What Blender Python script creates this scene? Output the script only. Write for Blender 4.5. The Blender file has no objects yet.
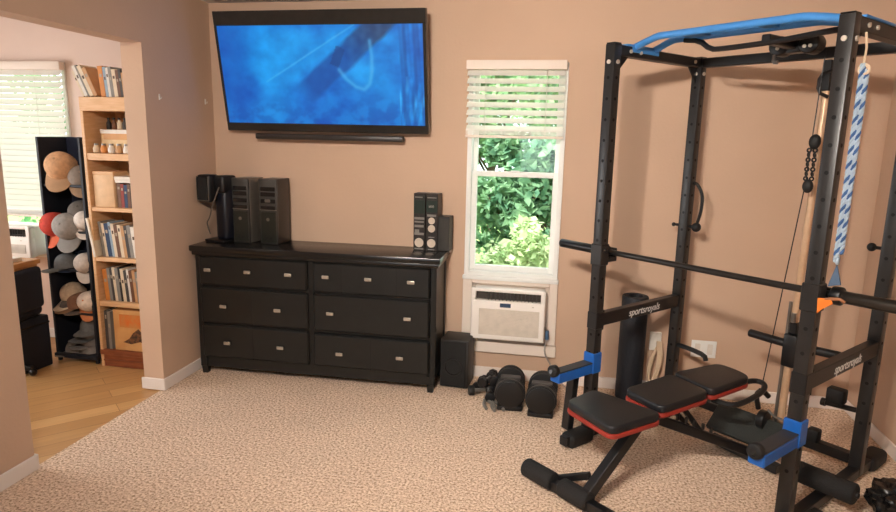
import bpy, bmesh, math, random
from mathutils import Vector, Matrix, noise
random.seed(7)
C = bpy.context.scene.collection
S = bpy.context.scene
R = math.radians

# ------------------------------------------------------------------ camera
F, PITCH, ROLL, YAW = 624.488, R(10.785), R(1.2445), R(-10.7333)
EYE = Vector((0, 0, 1.6))
fw = Vector((math.sin(YAW)*math.cos(PITCH), math.cos(YAW)*math.cos(PITCH), -math.sin(PITCH)))
rt = Vector((math.cos(YAW), -math.sin(YAW), 0))
dn = fw.cross(rt)
r2 = rt*math.cos(ROLL) - dn*math.sin(ROLL)
d2 = dn*math.cos(ROLL) + rt*math.sin(ROLL)
cd = bpy.data.cameras.new('camera'); cam = bpy.data.objects.new('camera', cd); C.objects.link(cam)
cd.sensor_fit = 'HORIZONTAL'; cd.sensor_width = 36; cd.lens = F/896*36; cd.clip_start = .05; cd.clip_end = 200
m3 = Matrix((r2, -d2, -fw)).transposed()
cam.matrix_world = Matrix.Translation(EYE) @ m3.to_4x4()
S.camera = cam

# ------------------------------------------------------------------ world, sun, lights, exposure
w = bpy.data.worlds.new('sky'); S.world = w; w.use_nodes = True
bg = w.node_tree.nodes['Background']; bg.inputs[0].default_value = (.86, .95, 1, 1); bg.inputs[1].default_value = 3.2
sd = bpy.data.lights.new('sun', 'SUN'); sd.energy = 12; sd.angle = R(1.5); sd.color = (1, .96, .88)
sun = bpy.data.objects.new('sun', sd); C.objects.link(sun); sun.rotation_euler = (R(42), 0, R(-25))
def area(name, loc, target, sx, sy, power, col):
    d = bpy.data.lights.new(name, 'AREA'); d.shape = 'RECTANGLE'; d.size = sx; d.size_y = sy; d.energy = power; d.color = col
    o = bpy.data.objects.new(name, d); C.objects.link(o); o.location = loc
    o.rotation_euler = (Vector(target)-Vector(loc)).to_track_quat('-Z', 'Y').to_euler(); return o
area('rear_fill_light', (-.2, -4.67, 1.4), (-.2, 0, 1.25), 1.5, .9, 22, (.78, .90, 1))  # unseen fill light added behind the camera; no window is known there
area('side_fill_light', (-5.02, 2.3, 1.4), (-3, 2.6, 1.2), 1.3, 1.2, 40, (1, .95, .92))  # fill light added to brighten the next room from an unseen side
LAMP_POWER = 470.0
FILL_LAMP_POWER = 48.0  # strength of the fill lamp added next door
S.view_settings.view_transform = 'Standard'; S.view_settings.look = 'None'
S.view_settings.exposure = 0.0; S.view_settings.gamma = 1; S.view_settings.use_curve_mapping = False

# ------------------------------------------------------------------ materials
def lin(c): return tuple((x/255/12.92 if x/255 <= .04045 else ((x/255+.055)/1.055)**2.4) for x in c)
MATS = {}
def mat(name, rgb, rough=.6, metal=0, var=0, vscale=20, bump=0, bscale=100, emit=0, spec=.5, stretch=None, rgb2=None):
    if name in MATS: return MATS[name]
    m = bpy.data.materials.new(name); m.use_nodes = True; nt = m.node_tree; n = nt.nodes; L = nt.links
    b = n['Principled BSDF']; col = lin(rgb)
    b.inputs['Base Color'].default_value = (*col, 1); b.inputs['Roughness'].default_value = rough
    b.inputs['Metallic'].default_value = metal; b.inputs['Specular IOR Level'].default_value = spec
    if emit:
        b.inputs['Emission Color'].default_value = (*col, 1); b.inputs['Emission Strength'].default_value = emit
    tc = n.new('ShaderNodeTexCoord'); mp = n.new('ShaderNodeMapping'); L.new(tc.outputs['Object'], mp.inputs[0])
    if stretch: mp.inputs['Scale'].default_value = stretch
    v = var if var else .06
    nz = n.new('ShaderNodeTexNoise'); nz.inputs['Scale'].default_value = vscale; nz.inputs['Detail'].default_value = 4
    L.new(mp.outputs[0], nz.inputs['Vector'])
    cr = n.new('ShaderNodeValToRGB'); cr.color_ramp.elements[0].position = .35; cr.color_ramp.elements[1].position = .65
    c2 = lin(rgb2) if rgb2 else tuple(min(1, x*(1+v)) for x in col)
    c1 = col if rgb2 else tuple(x*(1-v) for x in col)
    cr.color_ramp.elements[0].color = (*c1, 1); cr.color_ramp.elements[1].color = (*c2, 1)
    L.new(nz.outputs['Fac'], cr.inputs[0]); L.new(cr.outputs[0], b.inputs['Base Color'])
    if bump:
        n2 = n.new('ShaderNodeTexNoise'); n2.inputs['Scale'].default_value = bscale; n2.inputs['Detail'].default_value = 3
        L.new(mp.outputs[0], n2.inputs['Vector'])
        bp = n.new('ShaderNodeBump'); bp.inputs['Strength'].default_value = bump; bp.inputs['Distance'].default_value = .01
        L.new(n2.outputs['Fac'], bp.inputs['Height']); L.new(bp.outputs[0], b.inputs['Normal'])
    MATS[name] = m; return m

WALL = mat('wall_paint', (203, 172, 147), .75, var=.03, vscale=2, bump=.12, bscale=60)
WALL2 = mat('wall_paint_light', (222, 198, 184), .7, var=.03, vscale=2)
CEIL = mat('ceiling_paint', (206, 202, 196), .85, bump=.2, bscale=80)
TRIM = mat('white_trim', (232, 222, 214), .45, var=.015, vscale=3)
WTRIM = mat('window_trim_cream', (236, 222, 208), .5, var=.015, vscale=3)
VINYL = mat('white_vinyl', (240, 240, 236), .4, var=.015, vscale=3)
SLAT = mat('blind_slat', (240, 238, 230), .5, var=.015, vscale=3)
BLK = mat('black_powder_coat', (19, 19, 21), .42, var=.15, vscale=30)
BLK2 = mat('black_plastic', (15, 15, 17), .38)
RUB = mat('black_rubber', (16, 16, 17), .6, bump=.2, bscale=150)
FOAM = mat('black_foam', (24, 23, 23), .75, bump=.5, bscale=200)
GUN = mat('post_grey_black', (33, 32, 32), .36, var=.12, vscale=25)
BLUE = mat('blue_powder_coat', (22, 92, 176), .35)
BLUE2 = mat('blue_rail', (66, 138, 208), .4)
STEEL = mat('steel', (150, 148, 145), .3, .9)
DSTEEL = mat('dark_steel', (58, 56, 55), .32, .75)
BOLT = mat('zinc_bolt', (215, 205, 190), .35, .5)
VIN = mat('black_vinyl_pad', (21, 23, 27), .45, bump=.12, bscale=250)
RED = mat('red_pad_edge', (146, 44, 32), .55)
DRS = mat('black_dresser_paint', (18, 19, 18), .42, var=.2, vscale=14)
DRS2 = mat('dresser_top_paint', (24, 23, 22), .24, var=.15, vscale=10)
PEWTER = mat('pewter', (190, 180, 165), .35, .6)
WOOD = mat('pine_wood', (214, 168, 120), .5, rgb2=(226, 184, 140), vscale=10, stretch=(1, 1, 8))
WOOD2 = mat('warm_wood', (150, 84, 48), .5, rgb2=(124, 64, 36), vscale=9, stretch=(1, 1, 6))
DESKW = mat('oak_desk', (202, 150, 92), .45, rgb2=(182, 128, 74), vscale=8, stretch=(6, 1, 1))
NAVY = mat('navy_black_board', (24, 28, 38), .6)
NVC = mat('navy_fabric', (26, 32, 46), .8, bump=.3, bscale=150)
ACW = mat('ac_plastic', (246, 240, 232), .5, var=.015, vscale=3)
ACG = mat('ac_grille_plastic', (214, 204, 190), .6)
PCG = mat('charcoal_panel', (62, 60, 56), .35, .3)
PCS = mat('silver_panel', (128, 120, 110), .35, .6)
SPKR = mat('speaker_cloth', (28, 28, 28), .9, bump=.4, bscale=300)
WHITE = mat('white_paper', (228, 222, 212), .7)
TEXTW = mat('white_lettering', (215, 215, 212), .5)
ORG = mat('orange_plastic', (226, 120, 36), .5)
ROPEW = mat('rope_pale_blue', (166, 184, 200), .8, bump=.4, bscale=300)
ROPEB = mat('rope_navy', (58, 92, 140), .8)
CORD = mat('cream_cord', (214, 190, 160), .6)
BEIGEP = mat('beige_rod', (206, 172, 140), .3, .3)

def carpet_mat():
    m = bpy.data.materials.new('carpet'); m.use_nodes = True; nt = m.node_tree; n = nt.nodes; L = nt.links
    b = n['Principled BSDF']; b.inputs['Roughness'].default_value = .95; b.inputs['Specular IOR Level'].default_value = .1
    tc = n.new('ShaderNodeTexCoord')
    n1 = n.new('ShaderNodeTexNoise'); n1.inputs['Scale'].default_value = 82; n1.inputs['Detail'].default_value = 5; n1.inputs['Roughness'].default_value = .7
    L.new(tc.outputs['Object'], n1.inputs['Vector'])
    cr = n.new('ShaderNodeValToRGB'); e = cr.color_ramp.elements
    e[0].position = .37; e[0].color = (*lin((156, 124, 98)), 1); e[1].position = .62; e[1].color = (*lin((255, 234, 212)), 1)
    k = e.new(.48); k.color = (*lin((222, 192, 166)), 1)
    L.new(n1.outputs['Fac'], cr.inputs[0])
    n3 = n.new('ShaderNodeTexNoise'); n3.inputs['Scale'].default_value = 5; L.new(tc.outputs['Object'], n3.inputs['Vector'])
    hs = n.new('ShaderNodeMapRange'); hs.inputs[3].default_value = .92; hs.inputs[4].default_value = 1.06; L.new(n3.outputs['Fac'], hs.inputs[0])
    mx = n.new('ShaderNodeVectorMath'); mx.operation = 'SCALE'; L.new(cr.outputs[0], mx.inputs[0]); L.new(hs.outputs[0], mx.inputs['Scale'])
    L.new(mx.outputs[0], b.inputs['Base Color'])
    n2 = n.new('ShaderNodeTexNoise'); n2.inputs['Scale'].default_value = 85; n2.inputs['Detail'].default_value = 4; L.new(tc.outputs['Object'], n2.inputs['Vector'])
    bp = n.new('ShaderNodeBump'); bp.inputs['Strength'].default_value = .8; bp.inputs['Distance'].default_value = .012
    L.new(n2.outputs['Fac'], bp.inputs['Height']); L.new(bp.outputs[0], b.inputs['Normal'])
    return m
def plank_mat():
    m = bpy.data.materials.new('floor_planks'); m.use_nodes = True; nt = m.node_tree; n = nt.nodes; L = nt.links
    b = n['Principled BSDF']; b.inputs['Roughness'].default_value = .38
    tc = n.new('ShaderNodeTexCoord'); mp = n.new('ShaderNodeMapping'); mp.inputs['Rotation'].default_value = (0, 0, R(-48)); L.new(tc.outputs['Object'], mp.inputs[0])
    br = n.new('ShaderNodeTexBrick'); br.inputs['Color1'].default_value = (*lin((214, 168, 112)), 1); br.inputs['Color2'].default_value = (*lin((184, 136, 84)), 1)
    br.inputs['Mortar'].default_value = (*lin((140, 96, 56)), 1); br.inputs['Scale'].default_value = 1; br.inputs['Mortar Size'].default_value = .0015
    br.inputs['Brick Width'].default_value = 1.1; br.inputs['Row Height'].default_value = .12; L.new(mp.outputs[0], br.inputs['Vector'])
    m2 = n.new('ShaderNodeMapping'); m2.inputs['Scale'].default_value = (2, 26, 1); L.new(mp.outputs[0], m2.inputs[0])
    nz = n.new('ShaderNodeTexNoise'); nz.inputs['Scale'].default_value = 1.6; nz.inputs['Detail'].default_value = 5; L.new(m2.outputs[0], nz.inputs['Vector'])
    mr = n.new('ShaderNodeMapRange'); mr.inputs[3].default_value = .78; mr.inputs[4].default_value = 1.15; L.new(nz.outputs['Fac'], mr.inputs[0])
    mx = n.new('ShaderNodeVectorMath'); mx.operation = 'SCALE'; L.new(br.outputs['Color'], mx.inputs[0]); L.new(mr.outputs[0], mx.inputs['Scale'])
    L.new(mx.outputs[0], b.inputs['Base Color']); return m
def glass_mat():
    m = bpy.data.materials.new('window_glass'); m.use_nodes = True; nt = m.node_tree; n = nt.nodes; L = nt.links
    n.remove(n['Principled BSDF']); t = n.new('ShaderNodeBsdfTransparent'); t.inputs[0].default_value = (.95, .98, .96, 1)
    g = n.new('ShaderNodeBsdfGlossy'); g.inputs['Roughness'].default_value = .02
    x = n.new('ShaderNodeMixShader'); x.inputs[0].default_value = .015
    L.new(t.outputs[0], x.inputs[1]); L.new(g.outputs[0], x.inputs[2]); L.new(x.outputs[0], n['Material Output'].inputs[0]); return m
def leaf_mat(name, c1, c2):
    m = bpy.data.materials.new(name); m.use_nodes = True; nt = m.node_tree; n = nt.nodes; L = nt.links
    b = n['Principled BSDF']; b.inputs['Roughness'].default_value = .6
    tc = n.new('ShaderNodeTexCoord'); nz = n.new('ShaderNodeTexNoise'); nz.inputs['Scale'].default_value = 6; L.new(tc.outputs['Object'], nz.inputs['Vector'])
    cr = n.new('ShaderNodeValToRGB'); cr.color_ramp.elements[0].position = .35; cr.color_ramp.elements[1].position = .65
    cr.color_ramp.elements[0].color = (*lin(c1), 1); cr.color_ramp.elements[1].color = (*lin(c2), 1)
    L.new(nz.outputs['Fac'], cr.inputs[0]); L.new(cr.outputs[0], b.inputs['Base Color'])
    tr = n.new('ShaderNodeBsdfTranslucent'); L.new(cr.outputs[0], tr.inputs[0])
    x = n.new('ShaderNodeMixShader'); x.inputs[0].default_value = .4
    L.new(b.outputs[0], x.inputs[1]); L.new(tr.outputs[0], x.inputs[2]); L.new(x.outputs[0], n['Material Output'].inputs[0]); return m
CARPET, PLANK, GLASS = carpet_mat(), plank_mat(), glass_mat()

# ------------------------------------------------------------------ mesh helpers
class MB:
    def __init__(s): s.bm = bmesh.new()
    def _merge(s, b2, M=None):
        if M is not None: bmesh.ops.transform(b2, matrix=M, verts=b2.verts)
        me = bpy.data.meshes.new('tmp'); b2.to_mesh(me); b2.free(); s.bm.from_mesh(me); bpy.data.meshes.remove(me)
    def box(s, x0, x1, y0, y1, z0, z1, bev=0, seg=2, M=None):
        b = bmesh.new(); bmesh.ops.create_cube(b, size=1)
        for v in b.verts:
            v.co = Vector(((x0+x1)/2+v.co.x*(x1-x0), (y0+y1)/2+v.co.y*(y1-y0), (z0+z1)/2+v.co.z*(z1-z0)))
        if bev: bmesh.ops.bevel(b, geom=b.edges[:], offset=bev, segments=seg, profile=.5, affect='EDGES')
        s._merge(b, M); return s
    def beam(s, p, q, wd, ht, bev=.003, up=(0, 0, 1)):
        p, q = Vector(p), Vector(q); d = (q-p); L = d.length; d.normalize(); u = Vector(up)
        if abs(d.dot(u)) > .98: u = Vector((0, 1, 0))
        x = d.cross(u).normalized(); z = x.cross(d)
        M = Matrix((x, d, z)).transposed().to_4x4(); M.translation = (p+q)/2
        return s.box(-wd/2, wd/2, -L/2, L/2, -ht/2, ht/2, bev, 1, M)
    def cyl(s, p, q, r, r2=None, seg=20, bev=0):
        p, q = Vector(p), Vector(q); d = q-p; L = d.length
        b = bmesh.new(); bmesh.ops.create_cone(b, cap_ends=True, segments=seg, radius1=r, radius2=r if r2 is None else r2, depth=L)
        if bev:
            es = [e for e in b.edges if abs(e.verts[0].co.z-e.verts[1].co.z) < 1e-5]
            bmesh.ops.bevel(b, geom=es, offset=bev, segments=3, profile=.5, affect='EDGES')
        M = d.to_track_quat('Z', 'Y').to_matrix().to_4x4(); M.translation = (p+q)/2
        s._merge(b, M); return s
    def tube(s, pts, r, seg=10, smooth=0):
        P = [Vector(p) for p in pts]
        for _ in range(smooth):
            N = [P[0]]
            for i in range(len(P)-1): N += [P[i]*.75+P[i+1]*.25, P[i]*.25+P[i+1]*.75]
            P = N+[P[-1]]
        bm = s.bm; rings = []; prev = None
        for i, p in enumerate(P):
            t = (P[min(i+1, len(P)-1)]-P[max(i-1, 0)]).normalized()
            if prev is None: prev = t.orthogonal().normalized()
            prev = (prev - t*prev.dot(t)).normalized(); bn = t.cross(prev)
            rings.append([bm.verts.new(p+(prev*math.cos(2*math.pi*k/seg)+bn*math.sin(2*math.pi*k/seg))*r) for k in range(seg)])
        for i in range(len(rings)-1):
            for k in range(seg): bm.faces.new((rings[i][k], rings[i][(k+1) % seg], rings[i+1][(k+1) % seg], rings[i+1][k]))
        bm.faces.new(rings[0][::-1]); bm.faces.new(rings[-1]); return s
    def lathe(s, prof, seg=28, M=None):
        b = bmesh.new(); rings = []
        for r, z in prof: rings.append([b.verts.new((max(r, 1e-4)*math.cos(2*math.pi*k/seg), max(r, 1e-4)*math.sin(2*math.pi*k/seg), z)) for k in range(seg)])
        for i in range(len(rings)-1):
            for k in range(seg): b.faces.new((rings[i][k], rings[i][(k+1) % seg], rings[i+1][(k+1) % seg], rings[i+1][k]))
        b.faces.new(rings[0][::-1]); b.faces.new(rings[-1]); s._merge(b, M); return s
    def prism(s, pts, z0, z1, bev=0, seg=2, rnd=0, M=None):
        if rnd:
            P = [Vector((p[0], p[1], 0)) for p in pts]; out = []
            for i, p in enumerate(P):
                a_, c_ = P[i-1], P[(i+1) % len(P)]; u = (a_-p).normalized()*rnd; v = (c_-p).normalized()*rnd
                for k in range(5):
                    t = k/4; out.append((p+u*(1-t)**2+v*t**2)[:2])
            pts = out
        b = bmesh.new(); lo = [b.verts.new((p[0], p[1], z0)) for p in pts]; hi = [b.verts.new((p[0], p[1], z1)) for p in pts]; n = len(pts)
        b.faces.new(lo[::-1]); top = b.faces.new(hi)
        for i in range(n): b.faces.new((lo[i], lo[(i+1) % n], hi[(i+1) % n], hi[i]))
        bmesh.ops.recalc_face_normals(b, faces=b.faces)
        if bev:
            es = [e for e in b.edges if abs(e.verts[0].co.z-e.verts[1].co.z) < 1e-6]
            bmesh.ops.bevel(b, geom=es, offset=bev, segments=seg, profile=.5, affect='EDGES')
        s._merge(b, M); return s
    def ell(s, c, rx, ry, rz, M=None, seg=20):
        b = bmesh.new(); bmesh.ops.create_uvsphere(b, u_segments=seg, v_segments=seg//2, radius=1)
        for v in b.verts: v.co = Vector((v.co.x*rx, v.co.y*ry, v.co.z*rz))
        T = Matrix.Translation(c); s._merge(b, T @ M if M is not None else T); return s
    def torus(s, c, Rr, r, axis=(0, 0, 1), seg=28, ms=10):
        ax = Vector(axis).normalized(); x = ax.orthogonal().normalized(); y = ax.cross(x); bm = s.bm; rings = []
        for i in range(seg):
            a_ = 2*math.pi*i/seg; d = x*math.cos(a_)+y*math.sin(a_)
            rings.append([bm.verts.new(Vector(c)+d*(Rr+r*math.cos(2*math.pi*k/ms))+ax*r*math.sin(2*math.pi*k/ms)) for k in range(ms)])
        for i in range(seg):
            j = (i+1) % seg
            for k in range(ms): bm.faces.new((rings[i][k], rings[j][k], rings[j][(k+1) % ms], rings[i][(k+1) % ms]))
        return s
    def build(s, name, m, parent=None, M=None):
        bm = s.bm; bmesh.ops.recalc_face_normals(bm, faces=bm.faces)
        if M is not None: bmesh.ops.transform(bm, matrix=M, verts=bm.verts)
        me = bpy.data.meshes.new(name); bm.to_mesh(me); bm.free()
        for mm in (m if isinstance(m, (list, tuple)) else [m]): me.materials.append(mm)
        me.polygons.foreach_set('use_smooth', [True]*len(me.polygons))
        me.set_sharp_from_angle(angle=R(35))
        o = bpy.data.objects.new(name, me); C.objects.link(o)
        if parent: o.parent = parent
        return o
def tag(o, label=None, cat=None, group=None, kind=None):
    if label: o['label'] = label
    if cat: o['category'] = cat
    if group: o['group'] = group
    if kind: o['kind'] = kind
    return o
def thing(name, label, cat, loc=(0, 0, 0), rz=0, group=None):
    o = bpy.data.objects.new(name, None); C.objects.link(o); o.location = loc; o.rotation_euler = (0, 0, rz); o.empty_display_size = .1
    return tag(o, label, cat, group)
def copy_tree(o, parent=None):
    c = o.copy(); C.objects.link(c)
    if parent: c.parent = parent
    for ch in list(o.children): copy_tree(ch, c)
    return c
def struct(name, mb, m, parent=None):
    o = mb.build(name, m, parent)
    if not parent: o['kind'] = 'structure'
    return o

# ------------------------------------------------------------------ room shell
XL, XR, YB, YR, H, T = -2.42, 1.75, 4.01, -4.5, 2.44, .14
LX = -4.9                                            # far side of the neighbouring room
OY0, OY1, OZ = 2.321, 3.299, 2.092                     # opening in the left wall
struct('floor', MB().box(XL-.02, XR+T, YR-T, YB+T, -.1, 0), CARPET)
struct('floor_other_room', MB().box(LX-T, XL-.02, YR-T, YB+T, -.1, -.004), PLANK)
struct('ceiling', MB().box(LX-T, XR+T, YR-T, YB+T, H, H+.12), CEIL)
# back wall with its holes: window 1 + the AC bay below it, and window 2
W1 = (-.645, -.04, .18, 2.06); W2 = (-4.62, -3.56, .66, 2.06)
def wall_with_holes(mb, y0, y1, x0, x1, holes):
    xs = x0
    for (a0, a1, z0, z1) in sorted(holes):
        mb.box(xs, a0, y0, y1, 0, H)
        mb.box(a0, a1, y0, y1, 0, z0); mb.box(a0, a1, y0, y1, z1, H); xs = a1
    mb.box(xs, x1, y0, y1, 0, H); return mb
struct('wall_back', wall_with_holes(MB(), YB, YB+T, XL-T, XR+T, [W1]), WALL)
struct('wall_back_other_room', wall_with_holes(MB(), YB, YB+T, LX-T, XL-T, [W2]), WALL2)
mb = MB(); mb.box(XR, XR+T, YR, YB, 0, H); struct('wall_right', mb, WALL)
mb = MB(); mb.box(XL-T+.004, XL, YR, OY0, 0, H); mb.box(XL-T+.004, XL, OY1, YB, 0, H); mb.box(XL-T+.004, XL, OY0, OY1, OZ, H); struct('wall_left', mb, WALL)
REAR_GAP = (-1.0, .6, .9, 1.9)  # unseen opening put in so the rear fill light gets in
struct('wall_rear', wall_with_holes(MB(), YR-T, YR, LX-T, XR+T, [REAR_GAP]), WALL)
mb = MB(); mb.box(LX-T, LX, YR, 1.5, 0, H); mb.box(LX-T, LX, 3.0, YB, 0, H); mb.box(LX-T, LX, 1.5, 3.0, 0, .7); mb.box(LX-T, LX, 1.5, 3.0, 2.1, H); struct('wall_left_other_room', mb, WALL2)  # gap in this unseen wall is added for the side fill light
def bboard(x0, x1, y0, y1): return MB().box(x0, x1, y0, y1, 0, .075, .004, 1)
mb = MB(); mb.box(XL, XR-.012, YB-.013, YB, 0, .076, .004, 1); struct('baseboard_back', mb, TRIM)
struct('baseboard_right', bboard(XR-.013, XR, YR, YB), TRIM)
mb = MB(); mb.box(XL-T-.01, XL+.013, OY1-.013, OY1, 0, .076, .004, 1); mb.box(XL, XL+.013, OY1-.005, YB-.013, 0, .076, .004, 1)
struct('baseboard_left', mb, TRIM)
mb = MB(); mb.box(XL, XL+.013, YR, OY0+.005, 0, .076, .004, 1); mb.box(XL-T-.01, XL+.013, OY0, OY0+.013, 0, .076, .004, 1)
struct('baseboard_left_front', mb, TRIM)
struct('baseboard_other_room', bboard(LX, XL-T, YB-.013, YB), TRIM)

# ------------------------------------------------------------------ window 1
def sash(mb, x0, x1, z0, z1, y0, y1, f):
    mb.box(x0, x0+f, y0, y1, z0, z1, .003, 1); mb.box(x1-f, x1, y0, y1, z0, z1, .003, 1)
    mb.box(x0+f, x1-f, y0, y1, z0, z0+f, .003, 1); mb.box(x0+f, x1-f, y0, y1, z1-f, z1, .003, 1)
def window(name, x0, x1, z0, z1, mid, ac=None):
    w = MB()
    for (a, b, c, d) in ((x0, x0+.03, z0, z1), (x1-.03, x1, z0, z1), (x0+.03, x1-.03, z1-.03, z1), (x0+.03, x1-.03, z0, z0+.03)):
        w.box(a, b, YB-.012, YB+T, c, d, .003, 1)
    o = struct(name, w, VINYL)
    m_ = MB(); sash(m_, x0+.03, x1-.03, mid-.01, z1-.03, YB+.07, YB+.10, .028); m_.build('upper_sash', VINYL, o)
    m_ = MB(); sash(m_, x0+.028, x1-.028, z0+.03, mid+.02, YB+.035, YB+.068, .035); ls = m_.build('lower_sash', VINYL, o)
    MB().box(x0+.05, x1-.05, YB+.083, YB+.086, mid, z1-.05).build('glass', GLASS, o)
    MB().box(x0+.05, x1-.05, YB+.05, YB+.053, z0+.05, mid).build('glass', GLASS, o)
    return o, ls
w1, ls = window('window_1', -.648, -.036, .705, 2.06, 1.37)
MB().box(-.655, -.028, YB-.035, YB+.03, .682, .708, .005, 2).build('sill', VINYL, w1)
MB().box(-.37, -.31, YB+.03, YB+.045, 1.385, 1.397, .003, 1).build('sash_lock', VINYL, ls)
w2, _ = window('window_2', -4.62, -3.56, .66, 2.055, 1.37)
MB().box(-4.65, -3.53, YB-.03, YB+.03, .64, .665, .004, 1).build('sill', VINYL, w2)
# cream frame of the bay below window 1
b = MB(); b.box(-.652, -.592, YB-.02, YB+T, .265, .684, .003, 1); b.box(-.082, -.03, YB-.02, YB+T, .265, .684, .003, 1)
b.box(-.592, -.082, YB-.02, YB+T, .655, .684, .003, 1); b.box(-.66, -.022, YB-.035, YB+T, .188, .262, .004, 1)
tr = struct('trim_1', b, WTRIM)
b = MB(); b.box(-.592, -.082, YB+.02, YB+.04, .262, .655); b.build('bay_panel', WTRIM, tr)

def blind(label, x0, x1, zt, zb, n, group=None, tilt=40, y=YB-.045):
    t = thing('window_blind', label, 'blind', ((x0+x1)/2, y, zb), 0)
    hw = (x1-x0)/2; h = zt-zb
    MB().box(-hw, hw, -.022, .03, h-.055, h, .004, 2).build('headrail', WTRIM, t)
    s = MB(); zz = h-.075; st = (h-.075-.06)/n
    for i in range(n+1):
        M = Matrix.Translation((0, 0, zz-i*st)) @ Matrix.Rotation(R(tilt), 4, 'X')
        s.box(-hw+.006, hw-.006, -.025, .025, -.0014, .0014, 0, 1, M)
    s.build('slats', SLAT, t)
    s = MB()
    for i in range(6): s.box(-hw+.006, hw-.006, -.02, .02, .022+i*.0055, .0255+i*.0055)
    s.build('stacked_slats', SLAT, t)
    MB().box(-hw+.004, hw-.004, -.022, .022, 0, .018, .004, 2).build('bottom_rail', WTRIM, t)
    s = MB()
    for xx in (-hw*.6, hw*.62):
        for yy in (-.024, .024): s.cyl((xx, yy, .01), (xx, yy, h-.05), .0012, seg=6)
    s.build('lift_cords', WHITE, t)
    return t
blind('white slatted blind half raised over the garden window beside the television', -.658, -.045, 2.068, 1.60, 7)
blind('white slatted blind lowered over the window of the next room', -4.64, -3.552, 2.063, .95, 24, tilt=50)

# ------------------------------------------------------------------ outdoors
struct('ground_outside', MB().box(-14, 8, YB+T, 16, -.6, -.5), mat('grass_ground', (120, 150, 80), .9, rgb2=(150, 180, 100), vscale=8))
def tree(label, x, y, z0, rx, rz, n, cols, seed, name='leafy_tree', size=.09):
    rnd = random.Random(seed)
    t = thing(name, label, 'tree' if 'tree' in name else 'shrub', (x, y, -.5))
    n = int(n)
    tr_ = MB(); tr_.tube([(0, 0, 0), (.05, .03, (z0)*.5), (0, 0, z0)], .05, 8)
    for k in range(5):
        a_ = k*1.3; tr_.tube([(0, 0, z0*.6+k*.1), (math.cos(a_)*rx*.5, math.sin(a_)*rx*.5, z0+rz*.3)], .018, 6)
    tr_.build('trunk', mat('bark', (88, 72, 56), .9, bump=.5, bscale=40), t)
    bm = bmesh.new()
    cl = [(rnd.uniform(-1, 1)*rx*.8, rnd.uniform(-1, 1)*rx*.5, rnd.uniform(-1, 1)*rz*.85, rnd.uniform(.2, .42)*rx) for _ in range(26)]
    for i in range(n):
        c = rnd.choice(cl); d = Vector((rnd.gauss(0, 1), rnd.gauss(0, 1), rnd.gauss(0, 1))).normalized()*c[3]*rnd.uniform(.5, 1)
        p = Vector((c[0], c[1], c[2]+z0+rz*.4))+d; s_ = size*rnd.uniform(.5, 1.2)
        u = Vector((rnd.gauss(0, 1), rnd.gauss(0, 1), rnd.gauss(0, .6))).normalized(); v = u.orthogonal().normalized()
        v = (v*math.cos(rnd.random()*6)+u.cross(v)*math.sin(rnd.random()*6)).normalized()
        vs = [bm.verts.new(p+u*s_*a1+v*s_*b1) for a1, b1 in ((-1, 0), (-.2, .5), (1, 0), (-.2, -.5))]
        bm.faces.new(vs)
    me = bpy.data.meshes.new('foliage'); bm.to_mesh(me); bm.free(); me.materials.append(leaf_mat('leaf_'+str(seed), *cols))
    f = bpy.data.objects.new('foliage', me); C.objects.link(f); f.parent = t
    return t
tree('large green tree outside, filling the upper panes of the garden window', -1.1, 8.8, 2.2, 1.7, 1.5, 11000, ((96, 138, 98), (176, 206, 152)), 1)
tree('dark green tree standing beyond the middle of the garden window', -.15, 7.3, 1.2, .95, .8, 9000, ((84, 130, 100), (150, 186, 144)), 2)
tree('pale yellow-green shrub at the lower right of the garden window', -.15, 6.6, .45, .6, .55, 4500, ((160, 186, 130), (220, 230, 190)), 3, 'leafy_shrub', .06)
tree('pale green shrub at the lower left of the garden window', -1.05, 6.7, .35, .55, .45, 4000, ((156, 184, 136), (216, 226, 190)), 4, 'leafy_shrub', .06)
tree('green tree outside the blind of the next room', -6.2, 8.2, 1.2, 1.6, 1.1, 6000, ((96, 150, 110), (130, 180, 120)), 5)

# ------------------------------------------------------------------ ceiling lamp (behind the camera), and a fill spotlight added in the next room
def lamp(label, x, y, power, r, target, cone, offs):
    t = thing('ceiling_spotlight', label, 'lamp', (x, y, H))
    MB().box(-.26, .26, -.03, .03, -.012, 0, .003, 1).build('ceiling_bar', VINYL, t)
    for ox, oy in offs:
        d = (Vector(target)-Vector((x+ox, y, H-.04))).normalized()
        M = d.to_track_quat('Z', 'Y').to_matrix().to_4x4(); M.translation = (ox, oy, -.04)
        hd = MB().lathe([(0, -.07), (.03, -.07), (.04, -.03), (.045, -.01), (.042, -.01), (.0, -.03)]).build('lamp_head', BLK2, t, M)
        MB().lathe([(0, -.022), (.038, -.018), (.034, -.012), (0, -.010)]).build('bulb', mat('lamp_glow', (255, 226, 190), .5, emit=3), hd, M)
        q = bpy.data.lights.new('spotlight_beam', 'SPOT'); q.energy = power/len(offs); q.shadow_soft_size = r; q.color = (1, .89, .79); q.spot_size = R(cone); q.spot_blend = 1.0
        o = bpy.data.objects.new('spotlight_beam', q); C.objects.link(o); o.parent = t; o.location = (ox, oy, -.04)
        o.rotation_euler = d.to_track_quat('-Z', 'Y').to_euler()
lamp('white ceiling bar with two spotlights aimed at the back wall of the room', -.62, .2, LAMP_POWER, .035, (.1, 4, .9), 132, ((-.17, .02), (.17, -.02)))
lamp('added unseen fill spotlight on a white ceiling bar, brightening the next room', -3.5, .8, FILL_LAMP_POWER, .06, (-3.3, 3.9, 1), 120, ((0, 0),))  # lamp added only to brighten this room; none is seen in it

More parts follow.
